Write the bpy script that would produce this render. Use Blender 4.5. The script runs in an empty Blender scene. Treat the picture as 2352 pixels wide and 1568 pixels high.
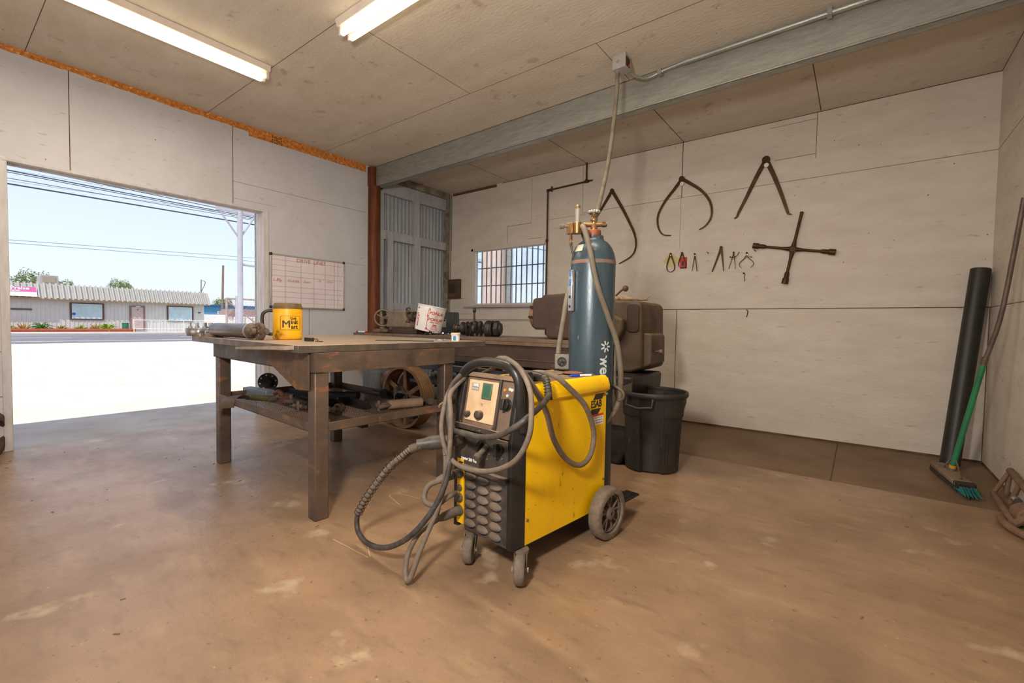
import bpy, bmesh, math, random
from mathutils import Vector, Matrix, Euler
random.seed(7)
PI = math.pi
scene = bpy.context.scene
COL = scene.collection

# ------------------------------------------------------------------ camera
cam_d = bpy.data.cameras.new('camera'); cam = bpy.data.objects.new('camera', cam_d); COL.objects.link(cam)
yaw, pitch, roll = -0.652, -0.037, 0.016
fw = Vector((math.sin(yaw)*math.cos(pitch), math.cos(yaw)*math.cos(pitch), math.sin(pitch)))
rt = Vector((math.cos(yaw), -math.sin(yaw), 0)); up = rt.cross(fw)
rt2 = math.cos(roll)*rt + math.sin(roll)*up; up2 = -math.sin(roll)*rt + math.cos(roll)*up
m = Matrix((rt2, up2, -fw)).transposed().to_4x4(); m.translation = Vector((5.116, -5.104, 1.025))
cam.matrix_world = m
cam_d.sensor_width = 36; cam_d.lens = 36*1043.685/2352; cam_d.clip_start = .02; cam_d.clip_end = 400
scene.camera = cam

# ------------------------------------------------------------------ world, sun, lights, exposure
W = bpy.data.worlds.new('world'); scene.world = W; W.use_nodes = True
nt = W.node_tree; nt.nodes.clear()
out = nt.nodes.new('ShaderNodeOutputWorld'); bg = nt.nodes.new('ShaderNodeBackground')
sky = nt.nodes.new('ShaderNodeTexSky'); sky.sky_type = 'NISHITA'; sky.sun_disc = False
sky.sun_elevation = math.radians(62); sky.sun_rotation = math.radians(60); sky.air_density = 1.0; sky.dust_density = 1.6; sky.ozone_density = 1.0
hs = nt.nodes.new('ShaderNodeMixRGB'); hs.blend_type = 'MIX'; hs.inputs[0].default_value = .45; hs.inputs[2].default_value = (8.2, 8.95, 10.6, 1)
nt.links.new(sky.outputs[0], hs.inputs[1]); nt.links.new(hs.outputs[0], bg.inputs[0]); bg.inputs[1].default_value = .158
nt.links.new(bg.outputs[0], out.inputs[0])

def light(name, kind, loc, energy, color=(1, 1, 1), size=None, rot=None, sy=None, target=None, angle=None):
    d = bpy.data.lights.new(name, kind); d.energy = energy; d.color = color
    o = bpy.data.objects.new(name, d); COL.objects.link(o); o.location = loc
    if kind == 'AREA':
        d.size = size
        if sy: d.shape = 'RECTANGLE'; d.size_y = sy
    if kind == 'POINT' and size: d.shadow_soft_size = size
    if angle: d.angle = angle
    if rot: o.rotation_euler = rot
    if target is not None: o.rotation_euler = (Vector(target)-Vector(loc)).to_track_quat('-Z', 'Y').to_euler()
    return o
light('sun', 'SUN', (20, 0, 30), 3.7, (1, .96, .9), target=(20-10, 16, 30-24), angle=.009)
# the photographer's flash, held beside the camera
light('camera_flash', 'AREA', (4.55, -5.2, 1.62), 66, (1, .93, .85), size=.22, target=(2.3, -1.2, 1.5))
# added fill lamp behind the camera, as if from an assumed open door
light('rear_fill_light', 'AREA', (3.2, -9.3, 1.5), 24, (1, .96, .92), size=4.2, sy=2.6, target=(3.2, 0, 1.5))

vs = scene.view_settings; vs.view_transform = 'Standard'; vs.look = 'None'; vs.gamma = 1; vs.exposure = 0
vs.use_curve_mapping = False

# ------------------------------------------------------------------ helpers
def srgb(r, g, b):
    f = lambda v: ((v/255+.055)/1.055)**2.4 if v/255 > .04045 else v/255/12.92
    return (f(r), f(g), f(b), 1)
MATS = {}
def M(name, c1, c2=None, scale=6, rough=.6, metal=0, bump=0, bscale=40, c3=None, t3=.62, s3=14, stretch=None, coat=0, emit=None, estr=0,
      trans=0, ior=1.45, alpha=1, dust=None, dlo=.45, dhi=.75, spec=.5, rvar=.12):
    """procedural material: two noise-mixed tones, optional patches (c3), optional dust lying on upward faces"""
    if name in MATS: return MATS[name]
    mt = bpy.data.materials.new(name); mt.use_nodes = True; n = mt.node_tree; N, L = n.nodes, n.links
    b = N['Principled BSDF']; b.inputs['Roughness'].default_value = rough; b.inputs['Metallic'].default_value = metal
    b.inputs['Specular IOR Level'].default_value = spec; b.inputs['IOR'].default_value = ior
    b.inputs['Coat Weight'].default_value = coat; b.inputs['Transmission Weight'].default_value = trans; b.inputs['Alpha'].default_value = alpha
    tc = N.new('ShaderNodeTexCoord'); mp = N.new('ShaderNodeMapping'); L.new(tc.outputs['Object'], mp.inputs[0])
    if stretch: mp.inputs['Scale'].default_value = stretch
    col = None
    if c2 is None: c2 = tuple(v*.8 for v in c1[:3])+(1,)
    nz = N.new('ShaderNodeTexNoise'); nz.inputs['Scale'].default_value = scale; nz.inputs['Detail'].default_value = 8; nz.inputs['Roughness'].default_value = .65
    L.new(mp.outputs[0], nz.inputs[0])
    cr = N.new('ShaderNodeValToRGB'); cr.color_ramp.elements[0].position = .36; cr.color_ramp.elements[1].position = .66
    cr.color_ramp.elements[0].color = c1; cr.color_ramp.elements[1].color = c2
    L.new(nz.outputs['Fac'], cr.inputs[0]); col = cr.outputs[0]
    if c3 is not None:
        n3 = N.new('ShaderNodeTexNoise'); n3.inputs['Scale'].default_value = s3; n3.inputs['Detail'].default_value = 6; L.new(mp.outputs[0], n3.inputs[0])
        r3 = N.new('ShaderNodeValToRGB'); r3.color_ramp.elements[0].position = t3; r3.color_ramp.elements[1].position = min(t3+.06, .99)
        L.new(n3.outputs['Fac'], r3.inputs[0])
        mx = N.new('ShaderNodeMixRGB'); L.new(r3.outputs[0], mx.inputs[0]); L.new(col, mx.inputs[1]); mx.inputs[2].default_value = c3; col = mx.outputs[0]
    if dust is not None:
        g = N.new('ShaderNodeNewGeometry'); sx = N.new('ShaderNodeSeparateXYZ'); L.new(g.outputs['Normal'], sx.inputs[0])
        nd = N.new('ShaderNodeTexNoise'); nd.inputs['Scale'].default_value = 9; nd.inputs['Detail'].default_value = 6; L.new(tc.outputs['Object'], nd.inputs[0])
        ad = N.new('ShaderNodeMath'); ad.operation = 'ADD'; L.new(sx.outputs[2], ad.inputs[0])
        sb = N.new('ShaderNodeMath'); sb.operation = 'SUBTRACT'; L.new(nd.outputs['Fac'], sb.inputs[0]); sb.inputs[1].default_value = .5; L.new(sb.outputs[0], ad.inputs[1])
        mr = N.new('ShaderNodeMapRange'); mr.inputs[1].default_value = dlo; mr.inputs[2].default_value = dhi; L.new(ad.outputs[0], mr.inputs[0])
        md = N.new('ShaderNodeMixRGB'); L.new(mr.outputs[0], md.inputs[0]); L.new(col, md.inputs[1]); md.inputs[2].default_value = dust; col = md.outputs[0]
    L.new(col, b.inputs['Base Color'])
    if rvar:
        rr = N.new('ShaderNodeMapRange'); rr.inputs[3].default_value = max(.03, rough-rvar); rr.inputs[4].default_value = min(1, rough+rvar)
        L.new(nz.outputs['Fac'], rr.inputs[0]); L.new(rr.outputs[0], b.inputs['Roughness'])
    if bump:
        nb = N.new('ShaderNodeTexNoise'); nb.inputs['Scale'].default_value = bscale; nb.inputs['Detail'].default_value = 5; L.new(mp.outputs[0], nb.inputs[0])
        bp = N.new('ShaderNodeBump'); bp.inputs['Strength'].default_value = bump; bp.inputs['Distance'].default_value = .01
        L.new(nb.outputs['Fac'], bp.inputs['Height']); L.new(bp.outputs[0], b.inputs['Normal'])
    if emit: b.inputs['Emission Color'].default_value = emit; b.inputs['Emission Strength'].default_value = estr
    MATS[name] = mt; return mt

def speckle(mt, color, scale, lo, hi, amount=1, stretch=(1, 1, 1), rot=0, kind='noise', detail=4):
    n = mt.node_tree; N, L = n.nodes, n.links; bs = N['Principled BSDF']; src = bs.inputs['Base Color'].links[0].from_socket
    tc = N.new('ShaderNodeTexCoord'); mp = N.new('ShaderNodeMapping'); mp.inputs['Scale'].default_value = stretch; mp.inputs['Rotation'].default_value = (0, 0, rot); L.new(tc.outputs['Object'], mp.inputs[0])
    if kind == 'noise':
        t = N.new('ShaderNodeTexNoise'); t.inputs['Detail'].default_value = detail; o = t.outputs['Fac']
    else:
        t = N.new('ShaderNodeTexVoronoi'); o = t.outputs['Distance']
    t.inputs['Scale'].default_value = scale; L.new(mp.outputs[0], t.inputs['Vector'])
    mr = N.new('ShaderNodeMapRange'); mr.inputs[1].default_value = lo; mr.inputs[2].default_value = hi; mr.inputs[4].default_value = amount; L.new(o, mr.inputs[0])
    mx = N.new('ShaderNodeMixRGB'); L.new(mr.outputs[0], mx.inputs[0]); L.new(src, mx.inputs[1]); mx.inputs[2].default_value = color; L.new(mx.outputs[0], bs.inputs['Base Color'])

DUST = srgb(160, 132, 104)
m_wall = M('painted_plywood', srgb(212, 201, 188), srgb(200, 188, 174), 2.2, .62, bump=.3, bscale=26, stretch=(1, 1, 3), c3=srgb(186, 168, 146), t3=.68, s3=7)
m_wallL = M('painted_board_grey', srgb(200, 198, 202), srgb(190, 188, 190), 2.0, .6, bump=.2, bscale=30, c3=srgb(176, 166, 156), t3=.74, s3=11)
m_ceil = M('painted_ceiling_board', srgb(210, 200, 184), srgb(200, 188, 170), 2.5, .7, bump=.3, bscale=26, stretch=(1, 2.2, 1))
m_seam = M('seam_gap', srgb(74, 54, 38), srgb(110, 88, 68), 5, .9)  # dark brown joints and edge lines of the boards
m_osb = M('osb_board', srgb(214, 140, 62), srgb(164, 88, 26), 34, .75, c3=srgb(228, 172, 104), t3=.58, s3=48)
m_concrete = M('concrete_floor', srgb(154, 124, 96), srgb(128, 101, 77), 1.7, .37, bump=.25, bscale=20, spec=.65, c3=srgb(172, 150, 122), t3=.64, s3=3.2, rvar=.2)
m_slabback = M('concrete_floor_back', srgb(130, 104, 80), srgb(108, 85, 63), 2.0, .6, bump=.25, bscale=24)
m_mark = M('floor_chalk', srgb(188, 160, 126), None, 30, .9)
m_stain = M('floor_stain', srgb(120, 96, 78), None, 20, .7)
m_galv = M('galvanised_steel', srgb(168, 168, 160), srgb(146, 144, 136), 7, .42, .55, bump=.15, bscale=60, c3=srgb(112, 90, 68), t3=.74, s3=6, stretch=(1, 3, 6))
m_rust = M('rusty_steel', srgb(118, 62, 26), srgb(78, 40, 18), 5, .55, .35, bump=.25, bscale=60, c3=srgb(168, 150, 136), t3=.72, s3=22, stretch=(5, 5, .6))
m_steel = M('dark_mill_steel', srgb(104, 88, 76), srgb(80, 64, 54), 5, .5, .5, bump=.15, c3=srgb(118, 84, 62), t3=.64, s3=4, stretch=(1, 1, 2))
m_rusty2 = M('surface_rust_steel', srgb(112, 92, 78), srgb(88, 75, 66), 4, .5, .35, bump=.15, c3=srgb(142, 98, 70), t3=.6, s3=5, stretch=(1, 1, 2.5))
m_plate = M('steel_top_plate', srgb(124, 112, 100), srgb(92, 82, 74), 8, .42, .6, bump=.1, dust=srgb(182, 160, 136), dlo=.5, dhi=.85)
m_black = M('black_plastic', srgb(27, 26, 25), srgb(44, 40, 37), 8, .36, dust=srgb(96, 82, 70), dlo=.85, dhi=1.35)
m_blackd = M('dusty_black_panel', srgb(50, 44, 40), srgb(84, 72, 62), 5, .6, dust=DUST, dlo=.5, dhi=.95)
m_grillm = M('dusty_vent_panel', srgb(50, 45, 41), srgb(88, 76, 66), 9, .6, dust=srgb(128, 108, 90), dlo=.25, dhi=.75)
m_yellow = M('yellow_enamel', srgb(244, 196, 10), srgb(236, 184, 6), 3, .34, bump=.04, c3=srgb(110, 76, 34), t3=.70, s3=70, rvar=.06)
m_dustp = M('dusty_cover', srgb(138, 112, 88), srgb(112, 90, 70), 9, .85)
m_panel = M('dusty_control_panel', srgb(214, 184, 146), srgb(192, 158, 120), 12, .6, c3=srgb(160, 120, 92), t3=.68, s3=20)
m_cable = M('dusty_rubber_cable', srgb(118, 104, 90), srgb(92, 80, 68), 18, .7)
m_cabled = M('black_rubber_cable', srgb(48, 44, 41), srgb(84, 76, 68), 20, .5)
m_wheel = M('dusty_rubber_tyre', srgb(124, 110, 96), srgb(98, 86, 74), 30, .85, bump=.18, bscale=160)
m_hub = M('dusty_plastic_hub', srgb(112, 100, 84), srgb(86, 76, 64), 12, .75)
m_cyl = M('cylinder_blue_paint', srgb(64, 80, 88), srgb(48, 62, 70), 5, .33, .15, bump=.05, c3=srgb(140, 118, 98), t3=.72, s3=16, stretch=(3, 3, .7))
m_white = M('white_paint', srgb(232, 230, 226), srgb(216, 212, 206), 5, .5)
m_brass = M('brass', srgb(172, 134, 92), srgb(130, 96, 62), 12, .36, .8)
m_chrome = M('bright_metal', srgb(206, 206, 206), srgb(170, 168, 166), 9, .25, .9)
m_clear = M('clear_tube', (1, .96, .92, 1), None, 3, .06, trans=.85, ior=1.2)
m_castiron = M('brown_cast_iron', srgb(78, 60, 50), srgb(62, 48, 40), 5, .55, .2, bump=.1, dust=srgb(134, 110, 88), dlo=.6, dhi=1.1)
m_castgrey = M('olive_cast_iron', srgb(106, 90, 72), srgb(84, 70, 54), 5, .6, .2, bump=.15, dust=srgb(140, 112, 84), dlo=.5, dhi=1)
m_dark = M('oily_black_iron', srgb(40, 35, 32), srgb(62, 54, 48), 9, .45, .4, bump=.3, bscale=50)
m_greydark = M('grey_painted_iron', srgb(92, 96, 98), srgb(70, 72, 74), 6, .6)
m_bin = M('black_bin_plastic', srgb(36, 32, 30), srgb(50, 44, 39), 5, .5, bump=.1, c3=srgb(84, 70, 58), t3=.7, s3=7)
m_tube = M('black_tube', srgb(34, 31, 29), srgb(48, 43, 39), 6, .45, c3=srgb(78, 68, 58), t3=.76, s3=20)
m_caliper = M('brown_rust_tool', srgb(82, 54, 26), srgb(62, 40, 18), 12, .5, .45, bump=.1)
speckle(m_concrete, srgb(104, 84, 68), 5, .56, .75, .5, (1, 3.2, 1), .5)
speckle(m_concrete, srgb(176, 146, 112), 3.5, .56, .72, .38, (1, 2.6, 1), .3)
speckle(m_concrete, srgb(96, 76, 60), 42, .64, .72, .6)
speckle(m_concrete, srgb(206, 182, 146), 70, .70, .76, .7)
speckle(m_concrete, srgb(104, 84, 68), 1.1, .60, .72, .4)
for q in (m_wall, m_wallL, m_ceil):
    speckle(q, srgb(84, 62, 44), 6.5, .042, .026, .85, kind='voronoi')
    speckle(q, srgb(150, 128, 104), 9, .64, .74, .5, (1, 1, 4))
    speckle(q, srgb(120, 96, 74), 38, .70, .76, .6, (1, 1, 2.5))
speckle(m_yellow, srgb(96, 66, 24), 95, .70, .74, .8)
speckle(m_yellow, srgb(120, 84, 30), 30, .68, .74, .6, (1, 1, .5))
speckle(m_yellow, srgb(190, 140, 20), 5, .56, .8, .5, (1, 1, .4))
speckle(m_cyl, srgb(120, 112, 98), 50, .66, .74, .5, (4, 4, .4))
speckle(m_cyl, srgb(150, 92, 60), 12, .68, .72, .7, (3, 3, .6))
speckle(m_steel, srgb(60, 50, 44), 9, .52, .7, .7, (1, 1, .4)); speckle(m_rusty2, srgb(70, 58, 50), 8, .52, .7, .7, (1, 1, .4)); speckle(m_rusty2, srgb(150, 104, 68), 22, .66, .74, .6)
speckle(m_bin, srgb(96, 84, 70), 30, .68, .74, .5, (1, 1, .4))
speckle(m_castiron, srgb(120, 96, 78), 14, .64, .74, .5); speckle(m_castgrey, srgb(66, 54, 42), 7, .55, .75, .6)
speckle(m_panel, srgb(120, 90, 70), 30, .66, .74, .6)
m_glass = M('window_glass', (.95, .98, 1, 1), None, 3, .02, trans=1, ior=1.02, rvar=0)

class B:
    """collects shapes into one bmesh"""
    def __init__(s): s.bm = bmesh.new(); s.mi = 0
    def _f(s, vs, smooth=False):
        try: f = s.bm.faces.new(vs); f.material_index = s.mi; return f
        except ValueError: return None
    def box(s, lo, hi, rot=None, piv=None):
        x0, y0, z0 = lo; x1, y1, z1 = hi
        P = [Vector(p) for p in ((x0,y0,z0),(x1,y0,z0),(x1,y1,z0),(x0,y1,z0),(x0,y0,z1),(x1,y0,z1),(x1,y1,z1),(x0,y1,z1))]
        if rot is not None:
            c = Vector(piv) if piv is not None else (P[0]+P[6])/2
            R = rot if isinstance(rot, Matrix) else Euler(rot).to_matrix(); P = [c+R@(p-c) for p in P]
        v = [s.bm.verts.new(p) for p in P]
        for q in ((0,3,2,1),(4,5,6,7),(0,1,5,4),(1,2,6,5),(2,3,7,6),(3,0,4,7)): s._f([v[i] for i in q])
        return s
    def cbox(s, c, d, rot=None): return s.box([c[i]-d[i]/2 for i in range(3)], [c[i]+d[i]/2 for i in range(3)], rot)
    def ring(s, c, ax, r, n, ref=None):
        ax = Vector(ax).normalized(); a = ref if ref is not None else (Vector((0,0,1)) if abs(ax.z) < .9 else Vector((1,0,0)))
        u = (a-ax*a.dot(ax)).normalized(); w = ax.cross(u); c = Vector(c)
        return [s.bm.verts.new(c+r*(math.cos(2*PI*i/n)*u+math.sin(2*PI*i/n)*w)) for i in range(n)]
    def loft(s, rings, cap0=True, cap1=True, closed=False):
        n = len(rings[0]); R = rings+[rings[0]] if closed else rings
        for a, b in zip(R[:-1], R[1:]):
            for i in range(n): s._f([a[i], a[(i+1)%n], b[(i+1)%n], b[i]])
        if not closed:
            if cap0: s._f(rings[0][::-1])
            if cap1: s._f(rings[-1])
        return s
    def cyl(s, p0, p1, r0, r1=None, n=20, cap=True):
        r1 = r0 if r1 is None else r1; ax = Vector(p1)-Vector(p0)
        return s.loft([s.ring(p0, ax, r0, n), s.ring(p1, ax, r1, n)], cap, cap)
    def lathe(s, prof, o=(0,0,0), ax=(0,0,1), n=32, cap0=True, cap1=True):
        """prof: list of (radius, distance along axis)"""
        o = Vector(o); a = Vector(ax).normalized()
        return s.loft([s.ring(o+a*h, a, max(r, 1e-4), n) for r, h in prof], cap0, cap1)
    def tube(s, pts, r, n=12, smooth=4, cap=True, radii=None):
        P = [Vector(p) for p in pts]; rr = radii or [r]*len(P)
        if smooth and len(P) > 2:
            Q, RR = [], []
            for i in range(len(P)-1):
                p0 = P[max(i-1,0)]; p1 = P[i]; p2 = P[i+1]; p3 = P[min(i+2, len(P)-1)]
                for k in range(smooth):
                    t = k/smooth
                    Q.append(.5*((2*p1)+(p2-p0)*t+(2*p0-5*p1+4*p2-p3)*t*t+(3*p1-p0-3*p2+p3)*t**3)); RR.append(rr[i]+(rr[i+1]-rr[i])*t)
            Q.append(P[-1]); RR.append(rr[-1]); P, rr = Q, RR
        ref = None; rings = []
        for i, p in enumerate(P):
            t = (P[min(i+1, len(P)-1)]-P[max(i-1, 0)]).normalized()
            if ref is None: ref = Vector((0,0,1)) if abs(t.z) < .9 else Vector((1,0,0))
            u = (ref-t*ref.dot(t)).normalized(); ref = u; w = t.cross(u)
            rings.append([s.bm.verts.new(p+rr[i]*(math.cos(2*PI*k/n)*u+math.sin(2*PI*k/n)*w)) for k in range(n)])
        s.last_path = P
        return s.loft(rings, cap, cap)
    def prism(s, poly, o, u, v, d):
        """polygon (a,b)-> o+a*u+b*v, extruded by vector d"""
        o, u, v, d = Vector(o), Vector(u), Vector(v), Vector(d)
        a = [s.bm.verts.new(o+p[0]*u+p[1]*v) for p in poly]; b = [s.bm.verts.new(o+p[0]*u+p[1]*v+d) for p in poly]
        s._f(a); s._f(b[::-1]); n = len(poly)
        for i in range(n): s._f([a[i], b[i], b[(i+1)%n], a[(i+1)%n]])
        return s
    def quad(s, *p): s._f([s.bm.verts.new(q) for q in p]); return s
    def sph(s, c, r, n=12, sc=(1,1,1)):
        mtx = Matrix.Translation(c) @ Matrix.Diagonal((r*sc[0], r*sc[1], r*sc[2], 1))
        k = len(s.bm.faces); bmesh.ops.create_uvsphere(s.bm, u_segments=n, v_segments=max(6, n*2//3), radius=1, matrix=mtx)
        s.bm.faces.ensure_lookup_table()
        for f in s.bm.faces[k:]: f.material_index = s.mi
        return s
    def torus(s, c, ax, R, r, n=32, k=8):
        c = Vector(c); a = Vector(ax).normalized(); h = Vector((0,0,1)) if abs(a.z) < .9 else Vector((1,0,0))
        u = (h-a*h.dot(a)).normalized(); w = a.cross(u); rings = []
        for i in range(n):
            t = 2*PI*i/n; d = math.cos(t)*u+math.sin(t)*w
            rings.append([s.bm.verts.new(c+d*(R+r*math.cos(2*PI*j/k))+a*r*math.sin(2*PI*j/k)) for j in range(k)])
        return s.loft(rings, closed=True)
def rpoly(x0, y0, x1, y1, r, n=5):
    P = []
    for cx, cy, a in ((x1-r, y1-r, 0), (x0+r, y1-r, 90), (x0+r, y0+r, 180), (x1-r, y0+r, 270)):
        for i in range(n+1): t = math.radians(a+90*i/n); P.append((cx+r*math.cos(t), cy+r*math.sin(t)))
    return P

def mk(name, b, mats, parent=None, bevel=0, seg=2, off=None, label=None, smooth=50):
    bm = b.bm
    if off is not None: bmesh.ops.translate(bm, verts=bm.verts, vec=-Vector(off))
    bmesh.ops.recalc_face_normals(bm, faces=bm.faces)
    me = bpy.data.meshes.new(name); bm.to_mesh(me); bm.free()
    me.shade_smooth(); me.set_sharp_from_angle(angle=math.radians(smooth))
    for mt in (mats if isinstance(mats, (list, tuple)) else [mats]): me.materials.append(mt)
    o = bpy.data.objects.new(name, me); COL.objects.link(o)
    if parent is not None: o.parent = parent
    if bevel:
        md = o.modifiers.new('bevel', 'BEVEL'); md.width = bevel; md.segments = seg; md.limit_method = 'ANGLE'; md.angle_limit = math.radians(40)
    if label: o['label'] = label
    return o
def thing(name, label, cat, loc=(0,0,0), rotz=0, group=None):
    o = bpy.data.objects.new(name, None); COL.objects.link(o); o.location = loc; o.rotation_euler = (0,0,rotz); o.empty_display_size = .05
    o['label'] = label; o['category'] = cat
    if group: o['group'] = group
    return o
def part(t, name, b, mats, bevel=0, label=None, world=True, seg=2, smooth=50):
    """a part of thing t; shapes given in world coordinates (t unrotated) or in t's own"""
    return mk(name, b, mats, t, bevel, seg, t.location if world else None, label, smooth)
def sub(p, name, b, mats, bevel=0, label=None, world=True):
    root = p.parent
    return mk(name, b, mats, p, bevel, 2, root.location if world else None, label)
def solo(name, label, cat, b, mats, bevel=0, group=None, kind=None, smooth=50):
    xs = [v.co.copy() for v in b.bm.verts]
    lo = [min(v[i] for v in xs) for i in range(3)]; hi = [max(v[i] for v in xs) for i in range(3)]
    c = Vector(((lo[0]+hi[0])/2, (lo[1]+hi[1])/2, lo[2]))
    o = mk(name, b, mats, None, bevel, 2, c, None, smooth); o.location = c
    o['label'] = label; o['category'] = cat
    if group: o['group'] = group
    if kind: o['kind'] = kind
    return o
def struct(name, b, mats, parent=None, label=None, bevel=0):
    o = mk(name, b, mats, parent, bevel, label=label)
    if parent is None: o['kind'] = 'structure'
    return o
def text(name, body, size, mtx, mat, parent=None, extrude=.0006, bold=0, sx=1, align='CENTER', shear=0, world_off=None):
    cu = bpy.data.curves.new(name, 'FONT'); cu.body = body; cu.size = size; cu.extrude = extrude; cu.offset = bold; cu.align_x = align; cu.align_y = 'CENTER'; cu.shear = shear
    cu.resolution_u = 3
    tmp = bpy.data.objects.new(name, cu); COL.objects.link(tmp); bpy.context.view_layer.update()
    me = bpy.data.meshes.new_from_object(tmp.evaluated_get(bpy.context.evaluated_depsgraph_get())); bpy.data.objects.remove(tmp)
    me.transform(mtx @ Matrix.Diagonal((sx, 1, 1, 1)))
    if world_off is not None: me.transform(Matrix.Translation(-Vector(world_off)))
    me.materials.clear(); me.materials.append(mat); me.name = name
    o = bpy.data.objects.new(name, me); COL.objects.link(o)
    if parent is not None: o.parent = parent
    return o
def frame3(o, u, v):
    u = Vector(u).normalized(); v = Vector(v).normalized(); w = u.cross(v)
    mt = Matrix((u, v, w)).transposed().to_4x4(); mt.translation = Vector(o); return mt
def copytree(o, parent=None):
    c = o.copy(); COL.objects.link(c)
    if parent: c.parent = parent
    for ch in list(o.children): copytree(ch, c)
    return c

# ================================================================== THE ROOM
WX, H, YN = 5.923, 3.043, -9.6
D0, D1, DZ = -2.827, -4.672, 2.2
b = B(); b.box((-.02, YN, -.2), (WX, -1.36, 0)); struct('floor', b, m_concrete)
b = B(); b.box((-.02, -1.357, -.2), (WX, .1, -.012)); 
fb = struct('floor', b, m_slabback); fb.name = 'floor_back'; fb['kind'] = 'structure'
b = B(); b.box((4.99, -1.35, -.0118), (5.0, 0, -.0108)); struct('trim_1', b, m_seam)
# ceiling with its board joints
b = B(); b.box((-.15, YN, H), (WX+.1, .15, H+.05)); b.mi = 1
for y in (-4.566, -3.345, -2.12): b.box((0, y-.002, H-.0008), (WX, y+.002, H))
for x in (1.13, 2.354, 3.526, 4.765): b.box((x-.0035, -1.4, H-.0008), (x+.0035, 0, H))
for x, y0, y1 in ((2.33, -3.345, -2.12), (3.55, -2.12, -1.5), (1.15, -4.566, -3.345), (4.8, -3.345, -2.12)): b.box((x-.002, y0, H-.0008), (x+.002, y1, H))
struct('ceiling', b, [m_ceil, m_seam])
# back wall with window opening
wx0, wx1, wz0, wz1 = .425, 1.79, 1.30, 2.15
b = B()
b.box((0, 0, -.05), (wx0, .12, H)); b.box((wx1, 0, -.05), (WX+.12, .12, H)); b.box((wx0, 0, -.05), (wx1, .12, wz0)); b.box((wx0, 0, wz1), (wx1, .12, H))
b.mi = 1
def sl(x0, z0, x1, z1, w=.0025, y=-.0008):
    if abs(x1-x0) > abs(z1-z0): b.box((x0, y, z0-w), (x1, .001, z0+w))
    else: b.box((x0-w, y, z0), (x0+w, .001, z1))
sl(1.9, 1.222, WX, 1.222, .004); sl(2.3, 2.44, WX, 2.44, .0018); sl(1.8, 2.42, 2.55, 2.42, .0015)
sl(3.522, 2.44, 3.522, H, .004); sl(3.503, 0, 3.503, 1.22, .003); sl(3.515, 1.9, 3.515, 2.44, .0012)
sl(4.738, 2.62, 4.738, H, .002); sl(4.35, 2.98, 4.738, 2.98, .0015); sl(4.40, 2.66, 4.738, 2.66, .002)
sl(1.106, 2.17, 1.106, 2.412, .0025); sl(1.106, 2.412, 1.523, 2.412, .0025); sl(1.52, 2.41, 1.52, H, .0012)
sl(2.30, 2.44, 2.30, H, .0018); sl(.0, 1.08, 1.6, 1.08, .0025); sl(1.45, 2.2, 1.7, 2.2, .002)
sl(1.0, 3.036, WX, 3.036, .004)
b.box((.02, -.001, 3.0), (.9, .001, 3.04))
b.box((0, -.004, -.013), (WX, .001, .005))
struct('wall_back', b, [m_wall, m_seam])
b = B(); b.box((WX, YN, -.05), (WX+.12, .12, H)); b.mi = 1
b.box((WX-.001, YN, 1.218), (WX+.001, 0, 1.223)); b.box((WX-.001, YN, 2.438), (WX+.001, 0, 2.441))
b.box((WX-.001, -1.22, 0), (WX+.001, -1.216, 1.22)); b.box((WX-.004, YN, -.013), (WX+.001, 0, .004)); b.box((WX-.004, -.006, 0), (WX, 0, 1.22)); b.box((WX-.002, -6, H-.006), (WX+.001, 0, H))
struct('wall_right', b, [m_wall, m_seam])
# unseen wall behind the camera, with an assumed door opening
b = B(); b.box((-.15, YN-.12, -.05), (1.0, YN, H)); b.box((5.4, YN-.12, -.05), (WX+.12, YN, H)); b.box((1.0, YN-.12, 2.9), (5.4, YN, H)); struct('wall_front', b, m_wall)
# left wall, up to the rusty post
b = B(); TH = .13
b.box((-TH, D0, -.05), (0, -1.5, H)); b.box((-TH, YN, -.05), (0, D1, H)); b.box((-TH, D1, DZ), (0, D0, H))
b.mi = 1
def sL(y0, z0, y1, z1, w=.002):
    if abs(y1-y0) > abs(z1-z0): b.box((-.001, y0, z0-w), (.0008, y1, z0+w))
    else: b.box((-.001, y0-w, z0), (.0008, y0+w, z1))
sL(-3.124, DZ, -3.124, H, .003); sL(-4.327, DZ, -4.327, H, .003); sL(-3.124, 2.44, -1.56, 2.44, .0015); sL(-3.124, 2.27, -2.7, 2.27, .001)
sL(D0, 1.34, -2.76, 1.34, .002); sL(-2.318, .7, -2.318, 1.175, .0025); sL(-2.0, 1.76, -1.56, 1.76, .0012); sL(-5.0, .76, D1, .76, .002); sL(-5.0, .42, D1, .42, .003)
b.mi = 2
P = []
n = 60
for i in range(n+1):
    y = -6+i*(3.03/n); P.append((y, H-.028-.022*min(1, max(0, (y+5.2)/1.6))-random.uniform(0, .012)))
poly = [(-6, H)]+P+[(-2.97, H-.1), (-1.56, H-.088), (-1.56, H)]
b.prism(poly, (.001, 0, 0), (0, 1, 0), (0, 0, 1), (.003, 0, 0))
wl = struct('wall_left', b, [m_wallL, m_seam, m_osb])
# grade stamp printed on the exposed board
b = B()
for i in range(5):
    for k in range(6):
        if random.random() < .65: b.box((.0042, -2.74+i*.024, H-.095+k*.014), (.0047, -2.74+i*.024+.018, H-.095+k*.014+random.uniform(.003, .010)))
struct('board_stamp', b, M('stamp_ink', srgb(60, 40, 22)), wl)
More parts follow.
